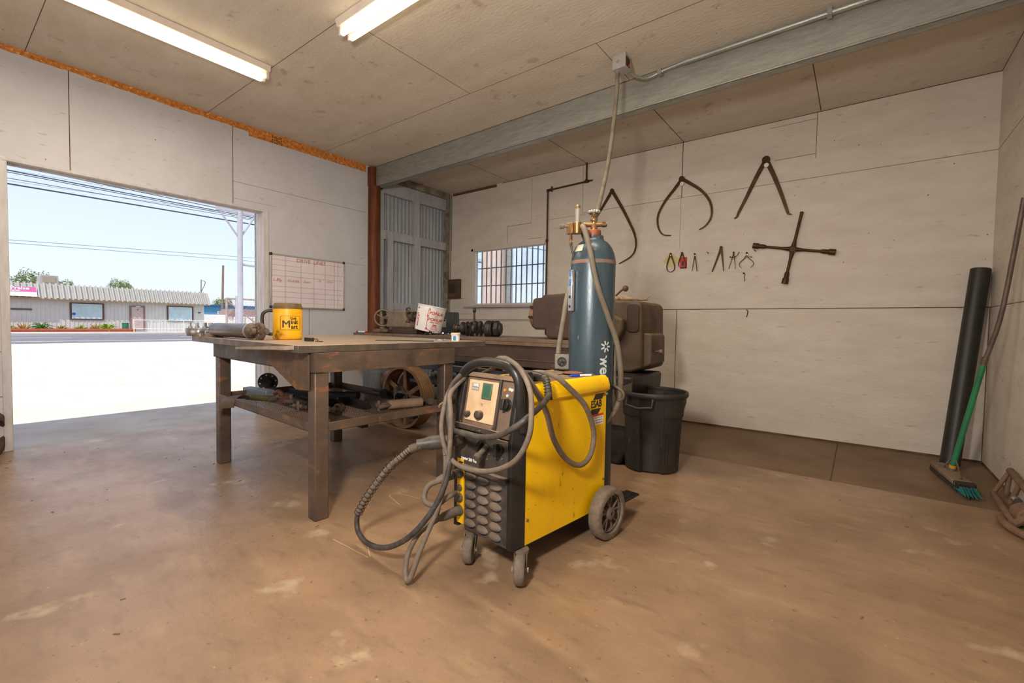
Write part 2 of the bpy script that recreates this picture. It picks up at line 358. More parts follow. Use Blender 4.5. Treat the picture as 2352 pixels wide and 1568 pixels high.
# corrugated bay between post and back corner, framed with painted timber
b = B(); n = 88
Y0, Y1 = -1.42, 0.02
for k in range(n):
    ya, yb = Y0+(Y1-Y0)*k/n, Y0+(Y1-Y0)*(k+1)/n
    xa, xb = [-.13+.011*math.cos(2*PI*(y-Y0)/.066) for y in (ya, yb)]
    b.quad((xa, ya, -.05), (xb, yb, -.05), (xb, yb, H), (xa, ya, H))
for f in b.bm.faces: f.smooth = True
b.box((-.2, Y0-.1, -.05), (-.16, Y1+.1, H))
struct('wall_bay', b, M('grey_painted_tin', srgb(166, 170, 176), srgb(150, 153, 158), 4, .55, .1, stretch=(1, 1, .5), c3=srgb(120, 108, 96), t3=.72, s3=8), label=None)
m_stud = M('grey_painted_timber', srgb(178, 180, 184), srgb(160, 160, 162), 4, .65, bump=.1, c3=srgb(112, 88, 66), t3=.72, s3=6, stretch=(3, 3, .8))
def trim(n, boxes, mt, bevel=.003):
    b = B()
    for lo, hi in boxes: b.box(lo, hi)
    return struct('trim_%d' % n, b, mt, bevel=bevel)
trim(2, [((-.14, -1.335, 0), (-.03, -1.25, 2.8))], m_stud)
trim(3, [((-.12, -1.19, 0), (-.03, -1.09, 2.27)), ((-.12, -.69, 0), (-.03, -.60, 2.27)), ((-.115, -1.25, 2.16), (-.045, -.06, 2.28)), ((-.11, -1.09, 1.20), (-.05, -.69, 1.30))], m_stud)
trim(4, [((-.12, -.71, 2.27), (-.05, -.60, 2.87)), ((-.12, -1.25, 2.78), (-.06, -.05, 2.95))], m_stud)
trim(5, [((-.12, -1.4, 2.95), (-.02, -.03, 3.04)), ((-.11, -.075, 1.1), (-.005, .0, 3.03))], M('grimy_timber', srgb(150, 140, 128), srgb(96, 80, 66), 9, .8, bump=.2))
trim(6, [((-.003, -.05, 1.15), (.012, -.005, 3.03))], m_galv)
# pale boards round the window
b = B(); b.box((.0, -.016, 1.42), (.30, 0, 2.16)); struct('trim_7', b, m_wall, bevel=.002)
b = B(); b.box((-.08, -.03, 1.18), (.5, 0, 1.40)); b.box((-.0, -.02, 1.10), (1.8, 0, 1.24)); struct('trim_8', b, m_wall, bevel=.002)
# ---- window: frame, panes, outside bars
win = B()
win.box((wx0, -.012, wz0), (wx0+.045, .1, wz1)); win.box((wx1-.03, -.012, wz0), (wx1, .1, wz1)); win.box((wx0, -.012, wz1-.04), (wx1, .1, wz1)); win.box((wx0, -.012, wz0), (wx1, .1, wz0+.03))
win.box((wx0-.08, -.014, wz0-.02), (wx0, .0, wz1+.03))
w1 = struct('window_1', win, m_wall, bevel=.004)
b = B(); b.box((wx0-.1, -.07, wz0-.03), (wx1+.02, .02, wz0-.01)); struct('window_sill', b, m_stud, w1, bevel=.003)
b = B(); b.box((wx0+.04, .05, wz0+.03), (wx1-.03, .054, wz1-.04)); struct('glass', b, m_glass, w1)
b = B(); b.box((.762, .045, wz0+.03), (.770, .058, wz1-.04)); b.box((wx0+.045, .035, wz0+.03), (wx0+.06, .065, wz1-.04)); struct('sash', b, m_white, w1)
m_bar = M('grey_bar_paint', srgb(140, 152, 160), srgb(118, 128, 136), 8, .5)
for k in range(15):
    x = .49+k*.0935; b = B(); b.box((x, .16, wz0-.05), (x+.013, .175, wz1+.05)); struct('window_bar', b, m_bar, w1)
for z in (1.60, 1.865): b = B(); b.box((wx0-.05, .155, z), (wx1+.05, .165, z+.014)); struct('cross_bar', b, m_bar, w1)
# ---- door opening lining (roll-up opening)
m_jamb = M('worn_white_jamb', srgb(206, 202, 202), srgb(186, 180, 176), 6, .65, bump=.2, c3=srgb(150, 122, 98), t3=.74, s3=9, stretch=(3, 3, .6))
b = B(); b.box((-.17, D0-.004, 0), (.008, D0+.05, DZ+.01)); b.box((-.10, D0-.012, 0), (-.06, D0-.002, DZ)); d1 = struct('door_1', b, m_jamb, bevel=.003)
b = B(); b.box((-.20, D0-.006, 0), (-.17, D0+.04, DZ)); struct('door_track', b, m_galv, d1)
b = B(); b.box((-.22, D1-.05, 0), (.006, D1+.0, DZ+.02)); struct('door_jamb', b, m_jamb, d1, bevel=.004)
b = B(); b.box((-.15, D1-.03, DZ-.012), (.010, D0+.03, DZ+.012)); b.box((-.10, D1, DZ-.022), (-.06, D0, DZ-.01)); struct('door_head', b, m_jamb, d1, bevel=.004)

# ---- galvanised beam and rusty pipe column
b = B(); ZB, ZT = 2.785, H
ya, yb = -1.455, -1.57
def yb_(x): return ya+(yb-ya)*x/WX
def chan(z0, z1, o0, o1):
    b.prism([(0, yb_(0)+o0), (WX, yb_(WX)+o0), (WX, yb_(WX)+o1), (0, yb_(0)+o1)], (0, 0, z0), (1, 0, 0), (0, 1, 0), (0, 0, z1-z0))
chan(ZB, ZT, .0, .012); chan(ZB, ZB+.014, -.004, .09); chan(ZT-.014, ZT, .0, .09); chan(ZB, ZB+.03, .08, .09)
t = solo('steel_beam', 'galvanised steel beam running under the ceiling from the rusty post to the right wall', 'beam', b, m_galv, bevel=.004)
b = B(); b.cyl((.035, -1.455, 0), (.035, -1.455, ZB), .078, n=32); b.cyl((.02, -1.475, ZB), (.02, -1.475, H-.02), .06, n=24)
solo('pipe_column', 'rusty brown pipe column standing in the left corner under the beam', 'column', b, m_rust)

# ================================================================== LIGHTS ON THE CEILING
m_fix = M('fixture_white_enamel', srgb(226, 214, 200), srgb(212, 198, 182), 5, .5)
m_tubeE = M('glowing_lamp_tube', (1, .95, .82, 1), (1, .95, .82, 1), 3, .4, emit=(1, .86, .62, 1), estr=3.6)
def fixture(loc, rz, label, L=2.44, e=30):
    t = thing('ceiling_light', label, 'ceiling light', loc, rz, 'fluorescent strip lights')
    # local: runs along +x, tubes hang below z=0 (ceiling)
    b = B(); b.prism([(-.075, 0), (.075, 0), (.06, -.045), (-.06, -.045)], (0, 0, -.001), (0, 1, 0), (0, 0, 1), (L, 0, 0)); h = part(t, 'housing', b, m_fix, .004, world=False)
    for s in (-.034, .034):
        b = B(); b.cyl((.035, s, -.085), (L-.035, s, -.085), .0185, n=16); part(t, 'lamp_tube', b, m_tubeE, world=False)
        for x in (.0, L-.03):
            b = B(); b.cbox((x+.015, s, -.07), (.026, .03, .06)); part(t, 'lamp_holder', b, m_fix, .006, world=False)
    d = bpy.data.lights.new('tube_light', 'AREA'); d.shape = 'RECTANGLE'; d.size = L-.1; d.size_y = .1; d.energy = e; d.color = (1, .89, .73)
    o = bpy.data.objects.new('tube_light', d); COL.objects.link(o); o.parent = t; o.location = (L/2, 0, -.112)
    return t
fixture((1.27, -3.36, H), -PI/2, 'left strip light, its glowing tubes running parallel to the doorway wall', 2.44, 34)
fixture((2.265, -3.3, H), 0, 'right strip light, running crosswise and cut off by the top of the photo', 2.44, 50)

# conduit, box and drop cord
b = B(); b.tube([(3.64, -1.80, 2.97), (3.67, -1.72, 2.952), (3.74, -1.63, 2.95), (3.86, -1.60, 2.985), (4.0, -1.592, 3.0)], .0125, smooth=5); b.cyl((4.0, -1.592, 3.0), (5.92, -1.625, 3.0), .0175, n=16)
b.cbox((3.83, -1.603, 2.98), (.03, .04, .045)); b.cbox((4.9, -1.61, 3.0), (.025, .05, .05))
solo('conduit_pipe', 'grey metal conduit running along the front of the galvanised beam', 'pipe', b, m_galv)
t = thing('junction_box', 'grey junction box on the ceiling in front of the beam, with an open side', 'electrical box', (3.58, -1.86, H))
b = B(); b.box((3.575, -1.905, 2.94), (3.68, -1.80, H)); bx = part(t, 'box_body', b, M('grey_box_enamel', srgb(168, 164, 156), srgb(150, 146, 138), 8, .5), .003)
b = B(); b.box((3.679, -1.892, 2.955), (3.6815, -1.825, 3.02)); part(t, 'open_side', b, m_dark)
b = B(); b.cyl((3.62, -1.9045, 2.99), (3.62, -1.9065, 2.99), .012, n=16); part(t, 'knockout', b, m_galv)
b = B(); b.cyl((3.60, -1.865, 2.94), (3.60, -1.865, 2.918), .014, n=10); part(t, 'cord_clamp', b, m_chrome)
b = B(); b.sph((3.685, -1.85, 2.962), .008); part(t, 'wire_nut', b, M('red_plastic', srgb(200, 30, 24)))
t = thing('drop_cord', 'grey power cord hanging from the ceiling box down behind the gas cylinder', 'cord', (3.575, -1.875, 0))
b = B(); b.tube([(3.60, -1.865, 2.92), (3.603, -1.875, 2.75), (3.61, -1.98, 2.30), (3.648, -2.19, 1.91), (3.69, -2.39, 1.68), (3.70, -2.56, 1.43), (3.705, -2.70, 1.23), (3.706, -2.753, 1.057), (3.702, -2.79, .90), (3.705, -2.80, .855)], .0155, smooth=6)
part(t, 'cord', b, M('tan_grey_cord', srgb(126, 116, 100), srgb(100, 90, 76), 10, .6))
b = B(); b.cbox((3.722, -2.785, .812), (.085, .055, .088), (0, 0, .5)); r_ = part(t, 'receptacle_box', b, M('grey_receptacle', srgb(134, 124, 114), None, 7, .5, .4), .004)
b = B(); c0 = Vector((3.722, -2.785, .812)); nn = Vector((.479, -.878, 0)); b.cyl(c0+nn*.027, c0+nn*.031, .028, n=20); sub(r_, 'socket', b, m_dark)
b = B()
for dx, dz in ((-.01, .008), (.01, .008), (0, -.012)): p = c0+nn*.031+Vector((.878, .479, 0))*dx+Vector((0, 0, dz)); b.cyl(p, p+nn*.001, .004, n=8)
sub(r_, 'socket_hole', b, M('dusty_hole', srgb(110, 96, 84)))
b = B(); b.tube([(3.70, -2.80, .77), (3.69, -2.79, .72), (3.72, -2.85, .62), (3.80, -2.93, .55)], .012, smooth=4); part(t, 'lower_cord', b, m_cabled)

# ================================================================== WELDING TABLE
RZ = math.radians(-3.0)
tb = thing('welding_table', 'heavy rust-brown steel work table with a thick plate top, in front of the roll-up doorway', 'table', (2.905, -3.85, 0), RZ)
for lx, ly in ((0, 0), (-1.405, 0), (0, .86), (-1.405, .86)):
    b = B(); b.box((lx-.038, ly-.038, 0), (lx+.038, ly+.038, .765)); part(tb, 'leg', b, m_steel if ly else m_rusty2, .006, world=False)
b = B(); b.box((-1.67, -.12, .867), (.03, 1.21, .905)); part(tb, 'tabletop', b, m_plate, .002, world=False)
b = B()
b.loft([[b.bm.verts.new(p) for p in ((x, -.168, z0), (x, -.1205, z0), (x, -.1205, z1), (x, -.168, z1))] for x, z0, z1 in ((-.66, .858, .870), (-.01, .884, .9035))])
part(tb, 'edge_strip', b, M('dusty_strip', srgb(170, 148, 124), srgb(140, 120, 100), 9, .8), world=False)
for lo, hi in (((-1.46, -.045, .763), (.045, -.038, .866)), ((-1.46, .898, .763), (.045, .905, .866)), ((.038, -.04, .763), (.045, .90, .866)), ((-1.46, -.04, .763), (-1.453, .90, .866))):
    b = B(); b.box(lo, hi)
    b.box((lo[0], lo[1], .763), (hi[0] if hi[0]-lo[0] > .1 else (lo[0]+(-.05 if lo[0] > 0 else .05)), hi[1] if hi[1]-lo[1] > .1 else lo[1]+(.05 if lo[1] < 0 else -.05), .77))
    part(tb, 'apron', b, m_rusty2 if lo[0] > 0 else m_steel, .0015, world=False)
b = B(); b.prism([(-.575, .865), (-.575, .815), (-.14, .665), (-.0, .672), (-.0, .865)], (0, -.053, 0), (1, 0, 0), (0, 0, 1), (0, .008, 0)); part(tb, 'gusset', b, M('mottled_rust_plate', srgb(84, 68, 56), srgb(118, 86, 58), 12, .6, .25, c3=srgb(138, 92, 56), t3=.6, s3=9), .001, world=False, label='mottled orange-brown gusset plate')
for lo, hi, fl in (((-1.37, -.038, .455), (-.037, -.033, .503), ((-1.37, -.038, .455), (-.037, .01, .46))), ((.033, .037, .455), (.038, .825, .503), ((-.01, .037, .455), (.038, .825, .46))),
                   ((-1.37, .893, .455), (-.037, .898, .503), ((-1.37, .85, .455), (-.037, .898, .46))), ((-1.443, .037, .455), (-1.438, .825, .503), ((-1.443, .037, .455), (-1.395, .825, .46)))):
    b = B(); b.box(lo, hi); b.box(*fl); part(tb, 'shelf_rail', b, m_rusty2, .001, world=False)
b = B()
for i in range(48): x = -1.40+i*.0295; b.box((x, -.02, .461), (x+.004, .87, .4635))
for i in range(56): y = -.02+i*.0155; b.box((-1.41, y, .4635), (.01, y+.0014, .465))
part(tb, 'mesh_shelf', b, m_rusty2, world=False)
for y in (.25, .6): b = B(); b.box((-1.4, y, .43), (0, y+.04, .46)); part(tb, 'shelf_bearer', b, m_dark, world=False)

# ---- on the table top (z .905)
ZT_ = .9055
def flange(x, y, label, mark=None, nst=7):
    t = thing('studded_flange', label, 'flange', (x, y, ZT_), .3, 'flange discs on the table')
    b = B(); b.lathe([(.085, 0), (.087, .002), (.087, .056), (.085, .058)], n=48); part(t, 'disc', b, M('machined_steel', srgb(190, 184, 176), srgb(160, 152, 144), 3, .28, .9, stretch=(.2, .2, 8)), world=False)
    for k in range(nst):
        a = 2*PI*k/nst; px, py = .062*math.cos(a), .062*math.sin(a)
        b = B(); b.cyl((px, py, .058), (px, py, .070), .011, n=6); b.cyl((px, py, .070), (px, py, .098), .0065, n=10); part(t, 'stud', b, m_chrome, world=False)
    return t
flange(1.22, -3.83, 'bright machined disc with upright studs, at the left end of the table top')
f2 = flange(1.402, -3.80, 'bright machined disc with upright studs and pen writing, touching the drive shaft tube')
text('pen_marking', '8YY-44', .026, frame3((0,0,0), (1,0,0), (0,0,1)), m_dark, None).parent = f2
for o in f2.children:
    if o.name.startswith('pen_marking'):
        o.matrix_local = Matrix.Rotation(-.3+.52, 4, 'Z') @ Matrix.Translation((0, -.0885, .03))
t = thing('drive_shaft', 'thick steel drive shaft tube with a universal joint, lying on the table top', 'drive shaft', (1.75, -3.79, ZT_))
a0, a1 = Vector((1.53, -3.835, ZT_+.052)), Vector((2.06, -3.81, ZT_+.052)); ax = (a1-a0).normalized()
b = B(); b.lathe([(.040, 0), (.046, .004), (.046, .03), (.0475, .035), (.0475, .46), (.049, .50), (.049, .518)], a0, ax, 36); part(t, 'shaft_tube', b, M('worn_shaft_steel', srgb(130, 118, 108), srgb(94, 80, 70), 6, .34, .75, stretch=(.6, 3, 3)))
b = B(); b.lathe([(.0505, .50), (.0515, .506), (.0515, .514), (.050, .52)], a0, ax, 36); part(t, 'weld_collar', b, m_chrome)
m_yoke = M('cast_yoke', srgb(112, 96, 82), srgb(84, 70, 58), 14, .6, .35, bump=.2)
c = a0+ax*.605
b = B(); b.lathe([(.048, .518), (.044, .54), (.030, .56)], a0, ax, 24)
sd = Vector((0, 0, 1)); sy = ax.cross(sd)
for s in (-1, 1):
    b.tube([a0+ax*.535+sy*s*.03, a0+ax*.57+sy*s*.042, c+sy*s*.040], .017, n=10, smooth=3)
    b.cyl(c+sy*s*.026, c+sy*s*.052, .020, n=16)
part(t, 'yoke', b, m_yoke)
b = B(); b.cyl(c-sy*.045, c+sy*.045, .013, n=14); b.cyl(c-sd*.04, c+sd*.04, .013, n=14); b.sph(c, .021)
b.cyl(c-sy*.055, c-sy*.045, .0155, n=14); part(t, 'cross', b, m_brass if False else M('brown_cap', srgb(120, 92, 66), None, 8, .4, .6))
b = B()
for s in (-1, 1):
    b.tube([c+ax*.055+sd*s*.012, c+ax*.035+sd*s*.038, c+sd*s*.042], .015, n=10, smooth=3); b.cyl(c+sd*s*.030, c+sd*s*.052, .020, n=16)
b.cyl(c+ax*.045, c+ax*.075, .022, n=18); b.cyl(c+ax*.075, c+ax*.105, .0135, n=14)
part(t, 'flange_yoke', b, m_yoke)
b = B(); b.box((1.54, -3.86, ZT_), (1.60, -3.81, ZT_+.008)); part(t, 'support_foot', b, m_dark)

# yellow insulated mug
t = thing('insulated_mug', 'grimy yellow plastic mug with a black handle and dark rim, standing on the table', 'mug', (2.125, -3.622, ZT_))
m_mug = M('grimy_yellow_plastic', srgb(240, 184, 28), srgb(222, 156, 16), 8, .38, c3=srgb(130, 92, 30), t3=.60, s3=8)
b = B(); b.lathe([(.080, 0), (.087, .006), (.089, .02), (.089, .198)], (2.125, -3.622, ZT_), n=40); body = part(t, 'body', b, m_mug)
b = B(); b.lathe([(.0895, .198), (.090, .205), (.086, .222), (.081, .230), (.081, .234), (.074, .234), (.074, .22)], (2.125, -3.622, ZT_), n=40, cap1=True); part(t, 'rim_band', b, M('sooty_rim', srgb(74, 60, 40), srgb(120, 92, 50), 14, .5), label='soot-blackened rim band')
vd = Vector((5.116-2.125, -5.104+3.64, 0)).normalized(); rv = Vector((-vd.y, vd.x, 0))
b = B(); ho = Vector((2.125, -3.622, ZT_)); b.tube([ho-rv*.084+Vector((0,0,.185)), ho-rv*.115+Vector((0,0,.185)), ho-rv*.142+Vector((0,0,.165)), ho-rv*.148+Vector((0,0,.12)), ho-rv*.138+Vector((0,0,.06)), ho-rv*.110+Vector((0,0,.035)), ho-rv*.084+Vector((0,0,.035))], .0105, n=10); part(t, 'handle', b, m_black)
# printed mark wrapped on the body
def wrap_text(name, body, size, center, R, az, z, mat, parent, bold=0, sx=1):
    cu = bpy.data.curves.new(name, 'FONT'); cu.body = body; cu.size = size; cu.offset = bold; cu.extrude = .0004; cu.align_x = 'CENTER'; cu.align_y = 'CENTER'; cu.resolution_u = 3
    tmp = bpy.data.objects.new(name, cu); COL.objects.link(tmp); bpy.context.view_layer.update()
    me = bpy.data.meshes.new_from_object(tmp.evaluated_get(bpy.context.evaluated_depsgraph_get())); bpy.data.objects.remove(tmp)
    for v in me.vertices:
        a = az+v.co.x*sx/R; rr = R+.0006+v.co.z
        v.co = Vector((center[0]+rr*math.cos(a), center[1]+rr*math.sin(a), z+v.co.y))-Vector(parent.location)
    me.materials.clear(); me.materials.append(mat); me.name = name
    o = bpy.data.objects.new(name, me); COL.objects.link(o); o.parent = parent; return o
az = math.atan2(vd.y, vd.x)
m_ink = M('dark_print', srgb(52, 44, 28))
az2 = az+.18
wrap_text('print_text', 'M', .066, ho, .089, az2-.30, ZT_+.098, m_ink, t, 0)
wrap_text('print_text', 'M', .066, ho, .089, az2-.275, ZT_+.098, m_ink, t, 0)
wrap_text('print_text', 'init', .036, ho, .089, az2+.27, ZT_+.112, m_ink, t, .0012)
wrap_text('print_text', 'art', .036, ho, .089, az2+.27, ZT_+.082, m_ink, t, .0012)
wrap_text('print_text', 'Quik', .020, ho, .089, az2+.20, ZT_+.137, m_ink, t, .0006)
b = B(); pth = []; rp_ = rpoly(-.060, .062, .066, .152, .008); rp_.append(rp_[0]); rp2 = [(p[0]+(q[0]-p[0])*i/8, p[1]+(q[1]-p[1])*i/8) for p, q in zip(rp_[:-1], rp_[1:]) for i in range(8)]+[rp_[0]]
for u, v in rp2:
    a = az2+u/.089; pth.append(ho+Vector((.0893*math.cos(a), .0893*math.sin(a), v)))
b.tube(pth, .0011, n=5, smooth=0); part(t, 'print_frame', b, m_ink)

# small clutter on the table
t = thing('spring_clip', 'small black clip with thin wire, on the near part of the table top', 'clip', (2.50, -3.68, ZT_), .3)
b = B(); b.cbox((0, 0, .012), (.06, .02, .022)); part(t, 'clip_body', b, m_black, .003, world=False)
b = B(); b.tube([(.03, 0, .012), (.05, .01, .015), (.066, 0, .006), (.06, -.012, .003), (.12, -.02, .003)], .0022, n=6); part(t, 'wire', b, m_dark, world=False)
def smallcan(loc, label):
    t = thing('small_tub', label, 'tub', loc)
    x, y, z = loc
    b = B(); b.lathe([(.024, 0), (.027, .001), (.029, .045)], loc, n=28); part(t, 'tub', b, m_white)
    b = B(); b.lathe([(.0315, .044), (.0325, .046), (.0325, .056), (.028, .058)], loc, n=28); part(t, 'lid', b, M('cream_lid', srgb(222, 206, 180)), .001)
    b = B(); a = math.atan2(-5.104-y, 5.116-x)-.25
    for k in range(6):
        aa = a+(k-3)*.12; ab = aa+.12; b.quad(*[(x+.0288*math.cos(q), y+.0288*math.sin(q), z+h) for q, h in ((aa, .006), (ab, .006), (ab, .037), (aa, .037))])
    part(t, 'label_patch', b, M('blue_label', srgb(60, 140, 180)))
smallcan((2.925, -2.87, ZT_), 'small white tub with a cream lid and blue label on the table corner')
for k, (x, y, a) in enumerate(((2.76, -2.93, .4), (2.80, -2.88, 1.2), (2.84, -2.93, .1))):
    b = B(); d = Vector((math.cos(a), math.sin(a), 0))*.02; p = Vector((x, y, ZT_+.005)); b.cyl(p-d, p+d, .0045, n=8); b.cyl(p+d, p+d*1.35, .008, n=6)
    solo('bolt', 'small loose bolt lying near the white tub on the table', 'bolt', b, m_chrome, group='loose bolts by the white tub')
b = B(); b.tube([(2.60, -3.28, ZT_+.003), (2.68, -3.20, ZT_+.003), (2.76, -3.14, ZT_+.003), (2.9, -3.05, ZT_+.003)], .003, n=6); solo('welding_rod', 'thin steel rod lying along the right edge of the table top', 'rod', b, m_dark)

# ---- on the mesh shelf (z .465)
ZS = .4655
def ujoint_shaft(p0, p1, r, label, mat, group=None, name='drive_shaft'):
    p0, p1 = Vector(p0), Vector(p1); a = (p1-p0).normalized(); L = (p1-p0).length
    t = thing(name, label, 'drive shaft', tuple(p0), 0, group); s = a.cross(Vector((0,0,1))).normalized(); u = s.cross(a)
    b = B(); b.lathe([(r, .08), (r, L)], p0, a, 24); part(t, 'shaft_tube', b, mat)
    b = B()
    for k in (-1, 1): b.tube([p0+a*.09+s*k*r*.6, p0+a*.05+s*k*r, p0+a*.02+s*k*r], r*.42, n=8, smooth=2); b.cyl(p0+a*.02+s*k*r*.5, p0+a*.02+s*k*r*1.35, r*.48, n=12)
    part(t, 'yoke', b, m_yoke)
    b = B(); b.cyl(p0+a*.02-s*r, p0+a*.02+s*r, r*.32, n=10); b.cyl(p0+a*.02-u*r*1.1, p0+a*.02+u*r*1.1, r*.36, n=10); part(t, 'cross', b, m_yoke)
    return t
ujoint_shaft((2.70, -3.35, ZS+.032), (2.80, -3.06, ZS+.032), .030, 'dusty tan drive shaft with a joint, along the right front of the mesh shelf', M('dusty_shaft', srgb(140, 116, 96), srgb(118, 94, 74), 8, .8))
ujoint_shaft((2.16, -3.63, ZS+.045), (2.50, -3.59, ZS+.034), .034, 'oily dark drive shaft with a bolted joint behind the near table leg', m_dark)
ujoint_shaft((2.38, -3.70, ZS+.036), (2.30, -3.45, ZS+.036), .028, 'short oily yoke shaft pointing at the near leg, on the mesh shelf', m_dark)
t = thing('flange_plate', 'round black flange plate with bolt holes, standing on edge on the mesh shelf', 'flange', (1.40, -3.42, ZS))
b = B(); c = Vector((1.40, -3.42, ZS+.075)); n_ = Vector((.85, -.52, 0)).normalized(); b.cyl(c, c+n_*.012, .072, n=32); part(t, 'disc', b, m_dark)
b = B(); w_ = Vector((0,0,1)).cross(n_)
for k in range(8): a = 2*PI*k/8+.2; p = c+n_*.0125+(w_*math.cos(a)+Vector((0,0,1))*math.sin(a))*.056; b.cyl(p, p+n_*.001, .006, n=10)
part(t, 'bolt_hole', b, m_white)
b = B(); b.cyl(c+n_*.01, c+n_*.05, .03, n=20); part(t, 'hub', b, m_dark)
b = B(); b.box((1.42, -3.60, ZS), (1.72, -3.535, ZS+.055), Matrix.Rotation(.12, 3, 'Z')); solo('box_tube', 'bluish grey square steel tube offcut on the mesh shelf by the left leg', 'steel tube', b, M('blue_grey_tube', srgb(150, 160, 168), srgb(120, 128, 134), 9, .5, .3), .004)
b = B(); b.cyl((1.70, -3.70, ZS+.022), (1.90, -3.63, ZS+.022), .021, n=20); solo('short_pipe', 'olive green short pipe on the mesh shelf beside the curved plate', 'pipe', b, M('olive_pipe', srgb(92, 88, 44), srgb(70, 66, 34), 7, .5))
t_ = B(); 
ring0, ring1 = [], []
c = Vector((1.765, -3.795, ZS-.032)); a_ = Vector((.9, .35, .12)).normalized(); s_ = a_.cross(Vector((0,0,1))).normalized(); u_ = s_.cross(a_)
for rr in (.080, .075):
    for e, R_ in ((0, ring0), (.13, ring1)):
        pts = [t_.bm.verts.new(c+a_*(e-.065)+(s_*math.cos(th)+u_*math.sin(th))*rr) for th in [math.radians(5+135*i/10) for i in range(11)]]
        R_.append(pts)
for i in range(10):
    t_._f([ring0[0][i], ring0[0][i+1], ring1[0][i+1], ring1[0][i]]); t_._f([ring0[1][i+1], ring0[1][i], ring1[1][i], ring1[1][i+1]])
    t_._f([ring0[0][i], ring0[1][i], ring0[1][i+1], ring0[0][i+1]]); t_._f([ring1[0][i+1], ring1[1][i+1], ring1[1][i], ring1[0][i]])
for i in (0, 10): t_._f([ring0[0][i], ring1[0][i], ring1[1][i], ring0[1][i]])
solo('curved_plate', 'grey curved steel plate draped over the shelf rail near the left leg', 'steel plate', t_, M('dull_plate', srgb(110, 92, 76), srgb(90, 74, 60), 8, .5, .4))
t = thing('forged_yoke', 'red and rust painted forged yoke on the mesh shelf', 'yoke', (1.98, -3.60, ZS))
b = B(); b.tube([(1.90, -3.60, ZS+.055), (1.95, -3.60, ZS+.072), (2.0, -3.60, ZS+.06), (2.03, -3.60, ZS+.03)], .015, n=10); b.tube([(1.92, -3.55, ZS+.03), (1.97, -3.55, ZS+.035), (2.03, -3.58, ZS+.03)], .015, n=10); b.cyl((2.03, -3.62, ZS+.03), (2.03, -3.56, ZS+.03), .028, n=16)
part(t, 'yoke_arm', b, M('chipped_red_casting', srgb(112, 58, 40), srgb(78, 62, 50), 14, .6, c3=srgb(160, 52, 32), t3=.62, s3=18))
b = B(); b.cyl((1.94, -3.66, ZS+.028), (1.94, -3.62, ZS+.028), .022, n=16); part(t, 'bearing_cap', b, m_yoke)
for p0, p1, lab in (((1.62, -3.30, .466), (2.62, -3.36, .466), 'long black steel angle bar lying across the mesh shelf, the rear one'), ((1.66, -3.40, .466), (2.40, -3.44, .466), 'long black steel angle bar lying across the mesh shelf, the front one')):
    b = B(); d = Vector(p1)-Vector(p0); b.cbox(((p0[0]+p1[0])/2, (p0[1]+p1[1])/2, ZS+.003), (d.length, .045, .005), (0, 0, math.atan2(d.y, d.x))); b.cbox(((p0[0]+p1[0])/2, (p0[1]+p1[1])/2+.02, ZS+.024), (d.length, .005, .047), (0, 0, math.atan2(d.y, d.x)))
    solo('angle_bar', lab, 'steel bar', b, m_dark, group='angle bars on the mesh shelf')
def opipe(p0, p1, r, label, name='pipe_stub', mt=m_dark, wall=.006):
    p0, p1 = Vector(p0), Vector(p1); a = (p1-p0).normalized(); L = (p1-p0).length
    b = B(); b.lathe([(r-wall, L), (r-wall, 0), (r, 0), (r, L), (r-wall, L)], p0, a, 28, False, False); return solo(name, label, 'pipe', b, mt)
opipe((2.62, -3.09, ZS+.047), (2.42, -2.94, ZS+.047), .046, 'wide black pipe stub with its open end facing out, right part of the mesh shelf')
b = B(); b.lathe([(.034, 0), (.036, .005), (.036, .05), (.03, .055)], (2.36, -3.04, ZS+.037), (-.2, .95, 0), 24); solo('bearing', 'dark ring bearing lying behind the wide pipe stub on the mesh shelf', 'bearing', b, m_dark)
b = B(); b.cyl((2.17, -3.22, ZS+.03), (2.26, -3.18, ZS+.03), .029, n=20); solo('bushing', 'short black cylinder on the mesh shelf, alone in the open middle', 'bushing', b, m_dark)
b = B(); b.cyl((1.95, -3.24, ZS+.02), (2.10, -3.17, ZS+.02), .019, n=16); solo('pin', 'black steel pin just right of the near table leg on the mesh shelf', 'pin', b, m_dark)
b = B(); b.cyl((2.18, -2.99, ZS+.024), (2.40, -3.01, ZS+.024), .023, n=16); solo('round_bar', 'black round bar lying near the back rail of the mesh shelf', 'steel bar', b, m_dark)
for k, (x, y, a, r, L, mt_) in enumerate(((2.08, -3.50, .9, .026, .10, m_yoke), (2.26, -3.50, 2.2, .030, .09, m_dark), (2.44, -3.62, .3, .028, .11, m_yoke), (2.34, -3.38, 1.4, .024, .16, m_dark), (1.86, -3.50, .2, .020, .14, m_dark), (2.60, -3.55, 1.9, .03, .07, m_yoke))):
    b = B(); d = Vector((math.cos(a), math.sin(a), 0)); p = Vector((x, y, ZS+r+.002)); b.lathe([(r*.5, -L/2), (r*.62, -L/2+.004), (r*.62, -L*.1), (r, -L*.08), (r, L*.42), (r*.8, L/2)], p, d, 20); b.cyl(p+Vector((0, 0, 0))-d*L*.3-Vector((-d.y, d.x, 0))*r, p-d*L*.3+Vector((-d.y, d.x, 0))*r, r*.4, n=10)
    solo('shaft_stub', 'short greasy shaft stub in the heap of parts on the mesh shelf', 'shaft stub', b, mt_, group='shaft stubs heaped on the mesh shelf')
for k, (x, y, s) in enumerate(((2.70, -2.98, .02), (2.76, -2.96, .024), (2.73, -2.92, .018))):
    b = B(); b.cyl((x, y, ZS+s), (x+s*1.2, y-s*.4, ZS+s), s, n=14); solo('steel_ring', 'small dusty steel ring in the right rear corner of the mesh shelf', 'steel ring', b, m_yoke, group='steel rings on the mesh shelf')

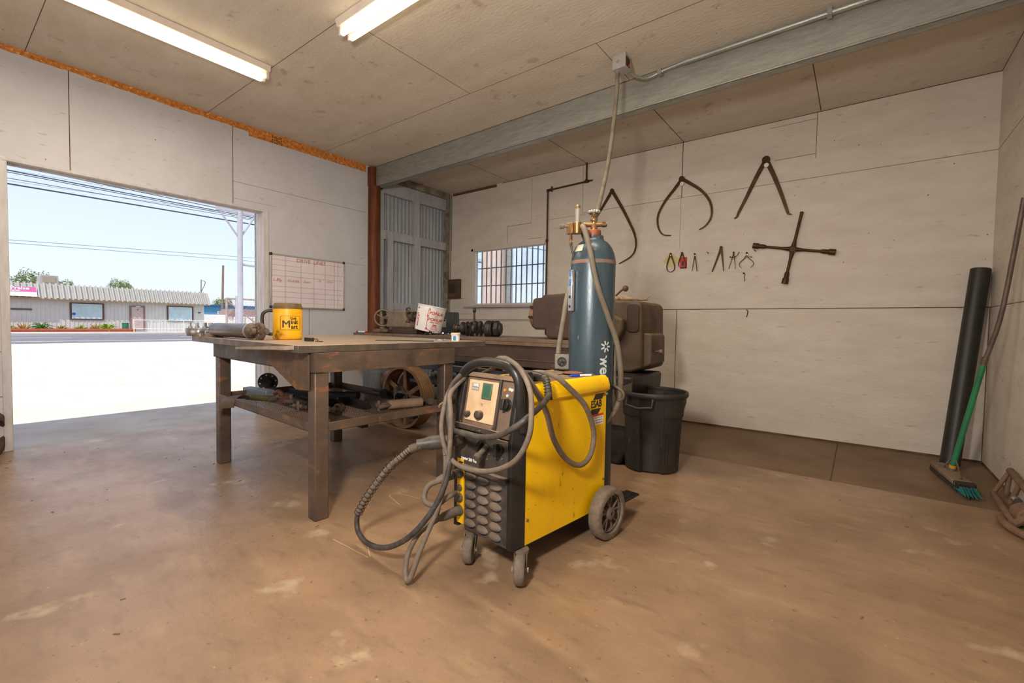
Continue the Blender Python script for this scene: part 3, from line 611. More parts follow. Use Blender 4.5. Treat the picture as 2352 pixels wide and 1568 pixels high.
# ================================================================== WELDING MACHINE (local frame: +y to its back)
wm = thing('welding_machine', 'large yellow and black wheeled welding machine in the middle of the floor', 'welder', (3.915, -3.35, 0), -.1145)
def P_(name, b, mats, bevel=0, label=None): return part(wm, name, b, mats, bevel, label, world=False)
# body shell
b = B(); b.box((-.175, -.25, .14), (.175, .33, .70)); P_('inner_case', b, m_dark, .004)
b = B(); b.box((.175, -.272, .128), (.181, .333, .705)); sp = P_('side_panel', b, m_yellow, .001, label='yellow right side panel with lettering')
b = B(); b.box((-.181, -.272, .128), (-.175, .333, .705)); P_('side_panel', b, m_yellow, .001)
# rolled top rail above each side panel, and the dusty lid
for s in (1, -1):
    b = B(); b.prism([(.150, .782), (.168, .782), (.186, .770), (.197, .738), (.197, .715), (.182, .702), (.176, .702), (.176, .74)], (0, -.245, 0), (s, 0, 0), (0, 0, 1), (0, .585, 0)); P_('top_rail', b, m_yellow, .003)
b = B(); b.box((-.155, -.25, .74), (.155, .335, .778)); b.box((-.15, -.05, .778), (.0, .3, .784)); P_('lid', b, m_dustp, .004)
b = B(); b.box((-.17, .33, .14), (.17, .336, .74)); P_('rear_panel', b, m_dark)
b = B(); b.box((-.18, -.25, .122), (.18, .36, .14)); b.box((-.17, .36, .10), (.17, .62, .115)); b.box((-.17, .36, .10), (-.155, .62, .16)); b.box((.12, .44, .10), (.20, .66, .112)); P_('chassis', b, m_dark, .003)
# front bezel: black corner posts swept back at the top
def sweep_post(s):
    b = B(); prof = [(.128, -.335, -.255), (.56, -.335, -.255), (.62, -.330, -.235), (.80, -.295, -.215), (.835, -.285, -.225)]
    rings = []
    for z, y0, y1 in prof:
        rings.append([b.bm.verts.new(p) for p in ((s*.150, y0+.004, z), (s*.176, y0, z), (s*.184, y0+.012, z), (s*.184, y1, z), (s*.150, y1, z))])
    b.loft(rings); return b
for s in (1, -1): P_('corner_post', sweep_post(s), m_black, .004)
# lower grille
b = B(); b.box((-.11, -.329, .128), (.155, -.30, .405)); P_('front_grille', b, m_grillm, .002)
k = 0
for cix in range(3):
    for ri in range(6):
        cx = -.070+cix*.078; cz = .372-ri*.0415-.004*cix
        b = B(); n_ = 12
        rings = []
        for i in range(n_+1):
            u = -1+2*i/n_; w = math.sqrt(max(0, 1-u*u)); x = cx+u*.0375
            top = cz+.0215*w; lip = cz-.0095*w
            rings.append([b.bm.verts.new(p) for p in ((x, -.327, top), (x, -.327-.010*w, cz+.005*w), (x, -.327-.0155*w, cz-.003*w), (x, -.327-.0165*w, lip), (x, -.327-.002*w, lip+.001))])
        b.loft(rings)
        b.mi = 1  # dark crescent painted in for the shaded slit below the hood
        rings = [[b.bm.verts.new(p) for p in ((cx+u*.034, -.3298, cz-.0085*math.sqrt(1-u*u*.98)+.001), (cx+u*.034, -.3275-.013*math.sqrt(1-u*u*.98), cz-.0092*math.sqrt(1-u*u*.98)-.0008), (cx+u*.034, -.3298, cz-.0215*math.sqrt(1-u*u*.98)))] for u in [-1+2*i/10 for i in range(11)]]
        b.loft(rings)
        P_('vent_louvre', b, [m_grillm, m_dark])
b = B(); b.box((-.155, -.334, .148), (-.112, -.325, .435)); ys = P_('socket_strip', b, M('yellow_strip', srgb(240, 186, 20), srgb(220, 164, 12), 6, .45), .001, label='yellow strip with cable sockets')
b = B(); b.box((-.155, -.332, .40), (.155, -.30, .562)); P_('mid_panel', b, m_blackd, .003)
b = B(); b.prism([(-.110, .395), (.155, .395), (.155, .418), (-.110, .418)], (0, -.348, 0), (1, 0, 0), (0, 0, 1), (0, .03, 0)); P_('ledge', b, m_grillm, .004)
# tilted control face
tl = math.atan2(.045, .24)
RF = Matrix.Rotation(-tl, 3, 'X')
def face_box(x0, x1, s0, s1, d0, d1):  # s along slope from z=.575, d outward
    b = B(); o = Vector((0, -.330, .575)); u = Vector((1,0,0)); v = Vector((0, math.sin(tl), math.cos(tl))); w = Vector((0, -math.cos(tl), math.sin(tl)))
    P = [o+u*x+v*s_+w*d for d in (d0, d1) for (x, s_) in ((x0, s0), (x1, s0), (x1, s1), (x0, s1))]
    vv = [b.bm.verts.new(p) for p in P]
    for q in ((0,3,2,1),(4,5,6,7),(0,1,5,4),(1,2,6,5),(2,3,7,6),(3,0,4,7)): b._f([vv[i] for i in q])
    return b
def fp(x, s_, d): return Vector((0, -.330, .575))+Vector((x, 0, 0))+Vector((0, math.sin(tl), math.cos(tl)))*s_+Vector((0, -math.cos(tl), math.sin(tl)))*d
fw_ = Vector((0, -math.cos(tl), math.sin(tl)))
P_('upper_face', face_box(-.155, .155, .0, .245, -.05, -.010), M('dusty_face', srgb(122, 98, 80), srgb(92, 76, 64), 9, .7), .002)
P_('face_frame', face_box(-.165, .165, -.005, .018, -.012, .014), m_blackd, .003)
b = face_box(-.155, -.145, .0, .235, -.012, .008)
P_('face_frame', b, m_blackd, .002); P_('face_frame', face_box(.060, .072, .015, .235, -.012, .002), m_blackd, .002)
P_('face_frame', face_box(-.155, .155, .225, .245, -.012, .006), m_dustp, .002)
cp = P_('control_panel', face_box(-.128, .052, .035, .212, -.011, -.003), m_panel, .0025)
sc_ = sub(cp, 'display_window', face_box(-.035, .022, .135, .203, -.003, .003), M('green_display', srgb(84, 106, 84), srgb(70, 92, 72), 6, .4), .002, world=False)
sub(cp, 'display_glass', face_box(-.024, .012, .146, .192, .003, .0038), M('green_lcd', srgb(50, 88, 68), srgb(58, 98, 76), 9, .3), world=False)
sub(cp, 'rating_label', face_box(-.108, -.060, .165, .198, -.003, -.0022), M('silver_label', srgb(160, 148, 134), srgb(130, 118, 104), 22, .5), world=False)
for x, s_, r in ((-.105, .062, .0135), (-.030, .066, .0195)):
    b = B(); b.lathe([(r*1.05, -.003), (r, .002), (r*.92, .018), (r*.7, .021)], fp(x, s_, 0), fw_, 20); P_('knob', b, m_blackd, .001)
b = B(); b.cyl(fp(.112, .128, -.010), fp(.112, .128, -.004), .026, n=28); b.cyl(fp(.112, .128, -.004), fp(.112, .128, .010), .020, n=28)
b.cbox((0,0,0), (0,0,0)) if False else None
sw = P_('main_switch', b, m_black, .001)
b = face_box(.104, .120, .106, .150, .008, .024); sub(sw, 'switch_grip', b, m_black, .003, world=False)
for x, s_, c_ in ((.090, .186, srgb(236, 120, 30)), (.130, .190, srgb(226, 214, 190)), (.118, .192, srgb(200, 190, 170)), (.108, .165, srgb(190, 190, 186))):
    b = B(); b.cyl(fp(x, s_, -.011), fp(x, s_, -.006), .0065 if c_[0] > .5 else .004, n=14); P_('pilot_lamp' if c_[0] > .75 else 'switch_mark', b, M('lamp_%d' % int(c_[1]*1000), c_, c_, 5, .4))
for x, s_ in ((-.140, .024), (.058, .026), (-.162, .006), (.0, .004)):
    b = B(); b.sph(fp(x, s_, .004 if s_ > .01 else .015), .0045, 8); P_('screw', b, m_hub)
mt = frame3(fp(-.084, .189, -.0018), (1,0,0), (0, math.sin(tl), math.cos(tl))); text('label_text', '100%', .018, mt, m_white, wm, bold=.0006)
mt = frame3(fp(-.084, .174, -.0018), (1,0,0), (0, math.sin(tl), math.cos(tl))); text('label_text', 'DUTY CYCLE', .0065, mt, m_white, wm)
text('model_text', 'master 280 Pro', .0185, frame3((-.078, -.3335, .442), (1,0,0), (0,0,1)), m_white, wm, bold=.0005, sx=.86)
# switches on the middle panel
for x, z, a in ((.012, .525, .6), (.112, .525, 0)):
    b = B(); b.cyl((x, -.332, z), (x, -.345, z), .021, n=24); k_ = P_('rotary_switch', b, m_black, .001)
    b = B(); b.cbox((x, -.355, z), (.016, .022, .052), (0, a, 0)); sub(k_, 'switch_grip', b, m_black, .003, world=False)
b = B(); b.cyl((.035, -.335, .522), (.040, -.385, .494), .011, n=18); b.cyl((.040, -.385, .494), (.042, -.400, .486), .0155, n=18); b.cyl((.042, -.400, .486), (.0422, -.402, .485), .010, n=12); P_('control_plug', b, m_hub)
for x, z in ((.05, .492), (.125, .488), (.038, .468), (-.09, .500)): b = B(); b.sph((x, -.334, z), .004, 8); P_('screw', b, m_hub)
# sockets on the strip
for z, r, L in ((.372, .020, .04), (.305, .013, .012), (.262, .018, .02), (.205, .021, .045)):
    b = B(); b.lathe([(r, 0), (r, L*.6), (r*.8, L)], (-.134, -.334, z), (0, -1, 0), 20); b.lathe([(r*1.15, 0), (r*1.15, .006)], (-.134, -.334, z), (0, -1, 0), 20); P_('cable_socket', b, m_hub)
def emblem(o, u, v, s, parent, mat):
    """black parallelogram bars with lettering between"""
    o, u, v = Vector(o), Vector(u), Vector(v); w = u.cross(v)
    for pol in ([(-.30, .28), (.42, .28), (.62, .62), (-.10, .62)], [(-.62, -.62), (.10, -.62), (.34, -.28), (-.38, -.28)]):
        b = B(); b.prism([(p[0]*s*1.35, p[1]*s) for p in pol], o+w*.0002, u, v, w*.0008); P_('emblem_bar', b, mat)
    text('emblem_text', 'ESAB', s*.62, frame3(o+w*.0008-u*s*.05, u, v), mat, parent, bold=s*.012, sx=.86)
emblem((.1815, .248, .650), (0, 1, 0), (0, 0, 1), .078, wm, m_ink)
emblem((-.133, -.3345, .408), (1, 0, 0), (0, 0, 1), .026, wm, m_ink)
b = B(); b.box((.1812, .198, .548), (.1818, .308, .602)); wl_ = P_('warning_label', b, m_white)
b = B(); b.box((.1818, .198, .590), (.182, .308, .602)); sub(wl_, 'orange_band', b, M('orange_print', srgb(216, 88, 36)), world=False)
for i, s_ in enumerate(('WARNING', 'ELECTRIC SHOCK CAN', 'KILL. DO NOT OPERATE', 'WITH COVERS REMOVED', '')):
    if s_: text('label_text', s_, .0085, frame3((.1822, .253, .5955-i*.0125), (0,1,0), (0,0,1)), m_ink, wm, extrude=.0001)
for y, z in ((.315, .69), (-.24, .23), (.318, .270), (.318, .16)):
    b = B(); b.sph((.182, y, z), .007, 10, (.6, 1, 1)); P_('screw', b, m_hub)
# handle hoop
b = B(); b.tube([(-.176, -.300, .56), (-.176, -.305, .66), (-.168, -.305, .76), (-.140, -.305, .820), (-.06, -.305, .858), (.05, -.305, .866), (.14, -.305, .850), (.178, -.300, .80), (.182, -.295, .70), (.184, -.28, .60)], .0205, n=14, smooth=5); P_('handle', b, m_black)
# rear wheels and front casters
def wheel(s):
    ox = s*.20; b = B(); w = s*.062; c = (ox, .285, .125)
    b.lathe([(.092, 0), (.112, .0), (.123, .006), (.125, .015), (.125, .050), (.122, .058), (.112, .062), (.094, .062), (.092, .05)], c, (s, 0, 0), 48, False, False); wv = P_('wheel', b, m_wheel)
    b = B(); b.lathe([(.093, .01), (.093, .038), (.088, .05), (.084, .05), (.082, .022)], c, (s, 0, 0), 40, True, True)
    b.lathe([(.030, .02), (.030, .056), (.024, .060), (.010, .060), (.010, .050)], c, (s, 0, 0), 24)
    for k in range(5):
        a = 2*PI*k/5+.3; d = Vector((0, math.cos(a), math.sin(a))); e = Vector((0, -math.sin(a), math.cos(a))); cc = Vector(c)
        for q in (-1, 1):
            p0 = cc+Vector((s*.040, 0, 0))+d*.026; p1 = cc+Vector((s*.040, 0, 0))+d*.084+e*q*.022
            b.tube([p0, p1], .006, n=6, smooth=0)
    sub(wv, 'hub', b, m_hub, world=False)
for s in (1, -1): wheel(s)
b = B(); b.cyl((-.2, .285, .125), (.2, .285, .125), .011, n=12); P_('axle', b, m_dark)
def caster(x, y, a, lean=0):
    ca = Matrix.Rotation(a, 3, 'Z'); o = Vector((x, y, 0))
    T = lambda p: o+ca@Vector(p)
    b = B(); b.cyl(T((0, 0, .112)), T((0, 0, .124)), .032, n=20)
    for q in (-1, 1):
        pol = [(-.022, .118), (.024, .118), (.056, .07), (.056, .046), (.030, .046), (.006, .085)]
        b.prism(pol, T((q*.025-.0015, 0, 0)), ca@Vector((0, -1, 0)), (0, 0, 1), ca@Vector((.003, 0, 0)))
    f = P_('caster_fork', b, m_hub, .0005)
    b = B(); b.cyl(T((-.034, -.042, .06)), T((.034, -.042, .06)), .006, n=10); b.cyl(T((-.034, -.042, .06)), T((-.028, -.042, .06)), .010, n=6); b.cyl(T((.028, -.042, .06)), T((.034, -.042, .06)), .010, n=6); sub(f, 'axle_bolt', b, m_chrome, world=False)
    b = B(); b.lathe([(.022, -.019), (.048, -.021), (.057, -.017), (.060, -.008), (.060, .008), (.057, .017), (.048, .021), (.022, .019)], T((0, -.042, .06)), ca@Vector((1, 0, 0)), 32); P_('caster_wheel', b, m_wheel)
caster(-.085, -.305, .62); caster(.180, -.272, .66)
# wire-feed gun assembly: parts of the machine (cables plugged into it)
b = B(); b.lathe([(.020, 0), (.025, .01), (.026, .07), (.030, .085), (.030, .14), (.024, .165), (.021, .20)], (-.10, -.345, .530), (-.52, -.83, -.08), 24); P_('gun_connector', b, m_cabled)
gunp = [(-.190, -.50, .513), (-.225, -.53, .494), (-.262, -.545, .462), (-.345, -.56, .395), (-.430, -.575, .303), (-.497, -.59, .215), (-.542, -.60, .145), (-.546, -.605, .11), (-.52, -.61, .066), (-.43, -.615, .048), (-.30, -.61, .072), (-.19, -.59, .13), (-.125, -.55, .20), (-.085, -.50, .29), (-.068, -.46, .39), (-.072, -.44, .48), (-.088, -.43, .58), (-.112, -.42, .67), (-.140, -.385, .75), (-.145, -.33, .80)]
b = B(); b.tube([gunp[0]]+gunp[1:7], .0125, n=12, smooth=5); P_('gun_cable_sleeve', b, M('braided_sleeve', srgb(140, 126, 110), srgb(110, 98, 84), 40, .6, .2, bump=.3, bscale=200), label='pale braided sleeve')
path = b.last_path if False else None
b = B(); b.tube(gunp[6:], .0115, n=12, smooth=5); P_('gun_cable', b, m_cabled, label='black gun cable looping to the floor and back')
def spiral(pts, R, r, turns):
    b0 = B(); b0.tube(pts, .001, n=3, smooth=8); P = b0.last_path; b0.bm.free(); Q = []
    N = turns*12; ref = Vector((0,0,1))
    for i in range(N+1):
        f = i/N*(len(P)-1); k = min(int(f), len(P)-2); p = P[k].lerp(P[k+1], f-k); t_ = (P[k+1]-P[k]).normalized()
        u = (ref-t_*ref.dot(t_)).normalized(); w = t_.cross(u); a = 2*PI*i/12; Q.append(p+(u*math.cos(a)+w*math.sin(a))*R)
    return Q
b = B(); b.tube(spiral(gunp[1:7], .0185, .0016, 20), .0017, n=5, smooth=0); P_('strain_spring', b, m_dark, label='open coil spring round the cable sleeve')
b = B(); b.tube(spiral(gunp[0:2], .0165, .0016, 9), .002, n=5, smooth=0); P_('strain_spring', b, m_hub)
def cable(name, pts, r, mt, n=16): b = B(); b.tube(pts, r, n=n, smooth=5); return P_(name, b, mt)
cable('draped_cable', [(-.139, -.2, .80), (-.03, -.24, .835), (.034, -.27, .884), (.16, -.31, .873), (.235, -.335, .835), (.309, -.38, .785), (.352, -.42, .728), (.352, -.43, .639), (.300, -.435, .547), (.204, -.435, .487), (.09, -.435, .455), (-.035, -.435, .453), (-.10, -.44, .497), (-.133, -.44, .579), (-.142, -.42, .668), (-.150, -.37, .752), (-.16, -.25, .80)], .0100, m_cable)
cable('draped_cable', [(.0, -.20, .835), (.05, -.262, .882), (.110, -.27, .871), (.190, -.28, .829), (.218, -.235, .752), (.222, -.177, .664), (.224, -.13, .55), (.224, -.043, .451), (.224, .064, .402), (.222, .146, .436), (.218, .171, .537), (.222, .09, .668), (.208, -.023, .762), (.170, -.064, .805), (.09, -.071, .815), (.0, -.09, .80), (-.06, -.1, .797)], .0122, m_cable)
cable('lead_cable', [(.205, -.16, .795), (.222, -.165, .745), (.275, -.27, .72), (.325, -.40, .700), (.300, -.44, .665), (.200, -.44, .612), (.08, -.435, .588), (-.06, -.42, .582), (-.14, -.37, .56)], .0115, m_cabled)
b = B(); b.lathe([(.016, 0), (.022, .015), (.024, .07), (.019, .12), (.014, .14)], (.045, -.155, .808), (1, -.03, .0), 20); P_('torch_plug', b, m_black)
b = B(); b.tube([(.178, -.158, .808), (.20, -.16, .803), (.210, -.162, .780), (.220, -.165, .735)], .013, n=12, smooth=5); b.tube(spiral([(.19, -.159, .806), (.206, -.161, .79), (.216, -.164, .745), (.221, -.165, .72)], .0150, .002, 12), .0026, n=5, smooth=0); P_('ribbed_boot', b, m_cabled)
cable('hanging_cable', [(-.140, -.43, .20), (-.165, -.52, .155), (-.150, -.585, .10), (-.125, -.615, .055), (-.105, -.625, .022), (-.092, -.625, .020), (-.082, -.615, .045), (-.088, -.575, .12), (-.090, -.53, .195), (-.082, -.49, .28), (-.078, -.455, .40), (-.072, -.44, .545), (-.085, -.43, .655), (-.125, -.40, .73), (-.15, -.3, .79)], .0105, m_cable)
cable('looped_cable', [(-.134, -.37, .372), (-.160, -.42, .352), (-.200, -.45, .327), (-.208, -.47, .290), (-.180, -.48, .264), (-.125, -.47, .268), (-.095, -.43, .30), (-.11, -.38, .30)], .0115, m_cable)
b = B(); b.lathe([(.019, 0), (.019, .05), (.014, .075)], (-.134, -.37, .372), (-.62, -.75, -.35), 18); P_('cable_plug', b, m_hub)
b = B(); b.lathe([(.020, 0), (.019, .04), (.013, .07)], (-.134, -.375, .205), (.0, -1, -.08), 18); P_('cable_plug', b, m_hub)
cable('side_strand', [(-.16, -.41, .60), (-.135, -.42, .50), (-.11, -.435, .40), (-.118, -.45, .30), (-.132, -.46, .22)], .0095, m_cable)
cable('side_strand', [(-.150, -.36, .77), (-.175, -.38, .70), (-.172, -.40, .62), (-.155, -.41, .55), (-.12, -.425, .47)], .0125, m_cable)
b = B(); b.tube([(-.178, -.39, .685), (-.197, -.40, .672), (-.203, -.40, .660)], .004, n=6); P_('rag_tie', b, m_dustp)
# lying on the lid
LX = lambda x, y, z: Vector((3.915, -3.35, 0))+Vector((math.cos(.1145)*x+math.sin(.1145)*y, -math.sin(.1145)*x+math.cos(.1145)*y, z))
t = thing('ballpoint_pen', 'blue and white ballpoint pen lying on the lid of the welding machine', 'pen', tuple(LX(.115, .21, .779)), -.1145+1.15)
b = B(); b.cyl((-.01, 0, .006), (.055, 0, .006), .0058, n=12); part(t, 'pen_body', b, m_white, world=False)
b = B(); b.cyl((-.055, 0, .006), (-.01, 0, .006), .0056, n=12); b.cyl((-.07, 0, .005), (-.055, 0, .006), .002, .0050, n=12); part(t, 'pen_grip', b, M('blue_plastic', srgb(30, 70, 190), None, 5, .3), world=False)
b = B(); b.cyl((.055, 0, .006), (.068, 0, .006), .0045, n=12); b.box((.03, -.002, .011), (.066, .002, .0135)); part(t, 'pen_clip', b, m_chrome, world=False)
b = B(); b.lathe([(.05, 0), (.052, .002), (.052, .005), (.04, .006), (.012, .006)], tuple(LX(.03, .255, .785)), n=32); solo('grinding_disc', 'thin rusty abrasive disc on the welding machine lid in front of the gas cylinder', 'disc', b, M('rusty_disc', srgb(150, 96, 72), srgb(120, 76, 56), 12, .8))
t = thing('pliers', 'pair of pliers with a red grip on the welding machine lid under the handle', 'pliers', tuple(LX(-.02, -.16, .7785)), .2)
b = B(); b.tube([(-.01, 0, .006), (.03, .012, .006), (.07, .010, .006)], .005, n=8); part(t, 'grip', b, M('red_plastic', srgb(200, 30, 24)), world=False)
b = B(); b.tube([(-.01, 0, .006), (.03, -.012, .006), (.07, -.010, .006)], .0055, n=8); part(t, 'grip', b, m_black, world=False)
b = B(); b.cbox((-.025, 0, .006), (.04, .014, .010)); part(t, 'jaws', b, m_dark, .002, world=False)

# ================================================================== GAS CYLINDER on the rear shelf
gx, gy = 3.974, -2.905
t = thing('gas_cylinder', 'tall blue-grey gas cylinder standing on the back of the welding machine', 'gas cylinder', (gx, gy, .1155))
b = B(); prof = [(.105, 0), (.117, .012), (.118, .03), (.118, 1.235), (.116, 1.265), (.109, 1.295), (.096, 1.325), (.076, 1.350), (.056, 1.362), (.052, 1.375), (.052, 1.385)]
b.lathe(prof, (gx, gy, .1155), n=56); part(t, 'tank', b, m_cyl)
b = B(); b.lathe([(.1185, 1.233), (.1188, 1.236), (.1188, 1.246), (.1180, 1.252)], (gx, gy, .1155), n=56); part(t, 'worn_ring', b, M('worn_orange_ring', srgb(140, 104, 78), srgb(70, 84, 90), 12, .5))
b = B(); b.lathe([(.036, 1.38), (.038, 1.385), (.038, 1.412), (.034, 1.418)], (gx, gy, .1155), n=32); part(t, 'neck_ring', b, M('rusty_neck', srgb(150, 86, 58), srgb(120, 66, 44), 12, .6, .3), .001)
b = B(); z0 = 1.5335; b.lathe([(.018, 0), (.018, .022), (.014, .03), (.014, .045), (.019, .05), (.019, .062), (.015, .066), (.015, .088)], (gx, gy, z0), n=20); b.cyl((gx, gy, z0+.03), (gx+.055, gy+.04, z0+.032), .012, n=14); b.cyl((gx+.035, gy+.025, z0+.031), (gx+.05, gy+.036, z0+.032), .015, n=6); b.cyl((gx, gy, z0+.03), (gx-.045, gy-.03, z0+.03), .013, n=14); part(t, 'valve', b, m_brass)
b = B(); b.lathe([(.010, z0+.085-1.0), (.012, z0+.09-1.0)], (gx, gy, 1.0), n=12)
for k in range(12): a = 2*PI*k/12; b.sph((gx+.026*math.cos(a), gy+.026*math.sin(a), z0+.096), .0095, 8)
b.lathe([(.030, 0), (.032, .004), (.028, .010), (.01, .012)], (gx, gy, z0+.088), n=28); part(t, 'valve_handwheel', b, m_galv)
# white stencil: burst mark and letters reading down
vz = math.atan2(-5.104-gy, 5.116-gx); azc = vz+.62
R_ = .118
def wrapdown(body, size, az, z, parent, mat):
    cu = bpy.data.curves.new('stencil', 'FONT'); cu.body = body; cu.size = size; cu.offset = .0022; cu.extrude = .0003; cu.align_x = 'LEFT'; cu.align_y = 'CENTER'; cu.resolution_u = 3
    tmp = bpy.data.objects.new('stencil', cu); COL.objects.link(tmp); bpy.context.view_layer.update()
    me = bpy.data.meshes.new_from_object(tmp.evaluated_get(bpy.context.evaluated_depsgraph_get())); bpy.data.objects.remove(tmp)
    for v in me.vertices:
        a = az+v.co.y/R_; rr = R_+.0006+v.co.z; v.co = Vector((gx+rr*math.cos(a), gy+rr*math.sin(a), z-v.co.x))-Vector(parent.location)
    me.materials.clear(); me.materials.append(mat); o = bpy.data.objects.new('stencil_text', me); COL.objects.link(o); o.parent = parent
m_sten = M('stencil_white', srgb(208, 212, 206), srgb(180, 188, 186), 20, .6)
wrapdown('westair', .080, azc, .872, t, m_sten)
b = B()
for k in range(7):
    a = 2*PI*k/7
    for q in (0,):
        u0, u1 = .009, .030; w_ = .0042
        pts = [(u0, -w_), (u1, -w_), (u1, w_), (u0, w_)]
        pts = [(p[0]*math.cos(a)-p[1]*math.sin(a), p[0]*math.sin(a)+p[1]*math.cos(a)) for p in pts]
        b.quad(*[(gx+(R_+.0009)*math.cos(azc+.05+p[0]/R_), gy+(R_+.0009)*math.sin(azc+.05+p[0]/R_), .920+p[1]) for p in pts])
part(t, 'stencil_burst', b, m_sten)
# small paper label on the shoulder
b = B(); 
for k in range(5):
    a0_ = vz-1.05+k*.10; a1_ = a0_+.10
    b.quad(*[(gx+r*math.cos(a), gy+r*math.sin(a), .1155+z) for a, r, z in ((a0_, .1105, 1.297), (a1_, .1105, 1.297), (a1_, .094, 1.332), (a0_, .094, 1.332))])
part(t, 'paper_label', b, M('aged_paper', srgb(206, 196, 170)))
# torpedo level clipped to the cylinder
al = vz-1.0
t = thing('spirit_level', 'small aluminium spirit level sticking upright to the side of the gas cylinder', 'level', (gx+.129*math.cos(al), gy+.129*math.sin(al), 1.10), al)
b = B(); b.box((-.008, -.018, 0), (.010, .018, .215)); part(t, 'level_body', b, m_chrome, .003, world=False)
for z in (.045, .095): b = B(); b.cyl((.0105, .0, z-.02), (.0115, .0, z-.02), .008, n=14); b.cyl((.0, -.0185, z-.02), (.0, -.0195, z-.02), .007, n=14); part(t, 'hole', b, m_dark, world=False)
for z in (.15, .20): b = B(); b.cbox((.0105, 0, z), (.003, .012, .035)); b.cbox((0, -.0185, z), (.012, .003, .035)); part(t, 'vial', b, M('blue_vial', srgb(50, 110, 170), None, 5, .2), .001, world=False)
# flow regulator
rgx, rgy = 3.925, -2.995
t = thing('flow_regulator', 'brass flow regulator with a clear upright gauge tube on top of the gas cylinder', 'regulator', (rgx, rgy, 1.50))
b = B(); b.cyl((gx-.04, gy-.027, z0+.03), (rgx+.02, rgy+.03, z0-.005), .011, n=14); b.cyl((rgx+.018, rgy+.026, z0-.004), (rgx, rgy, z0-.01), .016, n=6); part(t, 'inlet_stem', b, m_brass)
b = B(); b.cyl((rgx, rgy, 1.505), (rgx, rgy, 1.565), .021, n=24); b.box((rgx-.050, rgy-.028, 1.505), (rgx-.014, rgy+.008, 1.562)); part(t, 'regulator_body', b, m_brass, .002)
b = B(); b.cyl((rgx, rgy, 1.565), (rgx, rgy, 1.640), .0125, n=20); part(t, 'gauge_tube', b, m_clear)
b = B(); b.cyl((rgx, rgy, 1.566), (rgx, rgy, 1.638), .004, n=10); part(t, 'tube_core', b, m_white)
b = B(); b.lathe([(.013, 0), (.0135, .008), (.008, .014), (.005, .018)], (rgx, rgy, 1.640), n=16); part(t, 'tube_cap', b, m_brass)
b = B(); b.cyl((rgx-.035, rgy-.02, 1.545), (rgx-.078, rgy-.045, 1.545), .007, n=12); b.cyl((rgx-.06, rgy-.035, 1.545), (rgx-.080, rgy-.046, 1.545), .0135, n=14); part(t, 'flow_knob', b, m_hub)
b = B(); b.cyl((rgx-.032, rgy-.012, 1.505), (rgx-.030, rgy-.012, 1.475), .009, n=6); b.cyl((rgx-.030, rgy-.012, 1.475), (rgx-.030, rgy-.012, 1.455), .006, n=10); b.cyl((rgx-.030, rgy-.012, 1.462), (rgx-.030, rgy-.012, 1.452), .010, n=6); part(t, 'outlet_fitting', b, m_brass)
b = B(); b.tube([(rgx-.030, rgy-.012, 1.455), (rgx-.025, rgy-.010, 1.42), (rgx-.016, rgy, 1.37), (rgx-.05, rgy+.05, 1.2), (rgx-.09, rgy+.1, .9), (rgx-.06, rgy+.15, .6)], .007, n=8, smooth=5); part(t, 'gas_line', b, m_cabled)
# thick hose hung over the cylinder
t = thing('rubber_hose', 'thick grey hose hooked over the cylinder valve and hanging down its right side', 'hose', (4.09, -2.90, 0))
b = B(); b.tube([(3.925, -2.80, 1.36), (3.915, -2.86, 1.46), (3.925, -2.935, 1.525), (3.958, -3.00, 1.540), (3.985, -3.02, 1.505), (4.018, -3.022, 1.400), (4.050, -3.01, 1.245), (4.088, -2.95, 1.075), (4.117, -2.90, .943), (4.128, -2.868, .794), (4.120, -2.85, .699), (4.108, -2.855, .606), (4.090, -2.895, .547), (4.07, -2.94, .51), (4.05, -2.99, .45)], .0145, n=14, smooth=6)
part(t, 'hose', b, M('olive_grey_hose', srgb(118, 108, 92), srgb(96, 86, 72), 8, .6))
b = B(); b.tube([(4.085, -2.845, .93), (4.088, -2.85, .79), (4.094, -2.85, .698), (4.115, -2.865, .640), (4.145, -2.872, .648), (4.155, -2.886, .678), (4.13, -2.885, .700), (4.09, -2.87, .71)], .0075, n=10, smooth=6); part(t, 'thin_hose', b, m_cable)
b = B(); b.cyl((4.108, -2.858, .60), (4.098, -2.872, .575), .0165, n=14); part(t, 'hose_clamp', b, m_hub)

# ================================================================== THE LONG MACHINE BED ALONG THE BACK WALL
t = thing('machine_bed', 'long dark brown steel machine bed standing along the back wall behind the work table', 'machine', (2.2, -1.6, 0))
b = B(); b.box((.55, -1.95, .875), (3.30, -1.25, .905)); b.box((.55, -1.949, .845), (3.30, -1.92, .874)); part(t, 'bed_top', b, M('oiled_bed_top', srgb(120, 98, 78), srgb(88, 70, 56), 6, .6, .05), .003)
b = B(); b.box((1.35, -1.93, .66), (3.45, -1.28, .872)); b.box((1.9, -1.934, .715), (3.4, -1.928, .725)); part(t, 'bed_girder', b, m_castiron, .006)
b = B(); b.box((1.2, -1.9, .55), (3.5, -1.86, .60)); b.box((1.2, -1.4, .55), (3.5, -1.36, .60)); b.box((1.3, -1.92, .40), (3.5, -1.35, .43)); part(t, 'lower_rail', b, M('blue_black_steel', srgb(44, 50, 58), srgb(60, 62, 66), 8, .5, .4), .003)
for x in (.75, 2.35): b = B(); b.box((x, -1.85, 0), (x+.1, -1.75, .875)); b.box((x, -1.45, 0), (x+.1, -1.35, .875)); part(t, 'bed_leg', b, m_dark, .004)
b = B(); b.prism([(3.30, 0), (3.735, 0), (3.80, .10), (3.83, .66), (3.30, .66)], (0, -1.98, 0), (1, 0, 0), (0, 0, 1), (0, .62, 0)); part(t, 'pedestal', b, m_dark, .02)
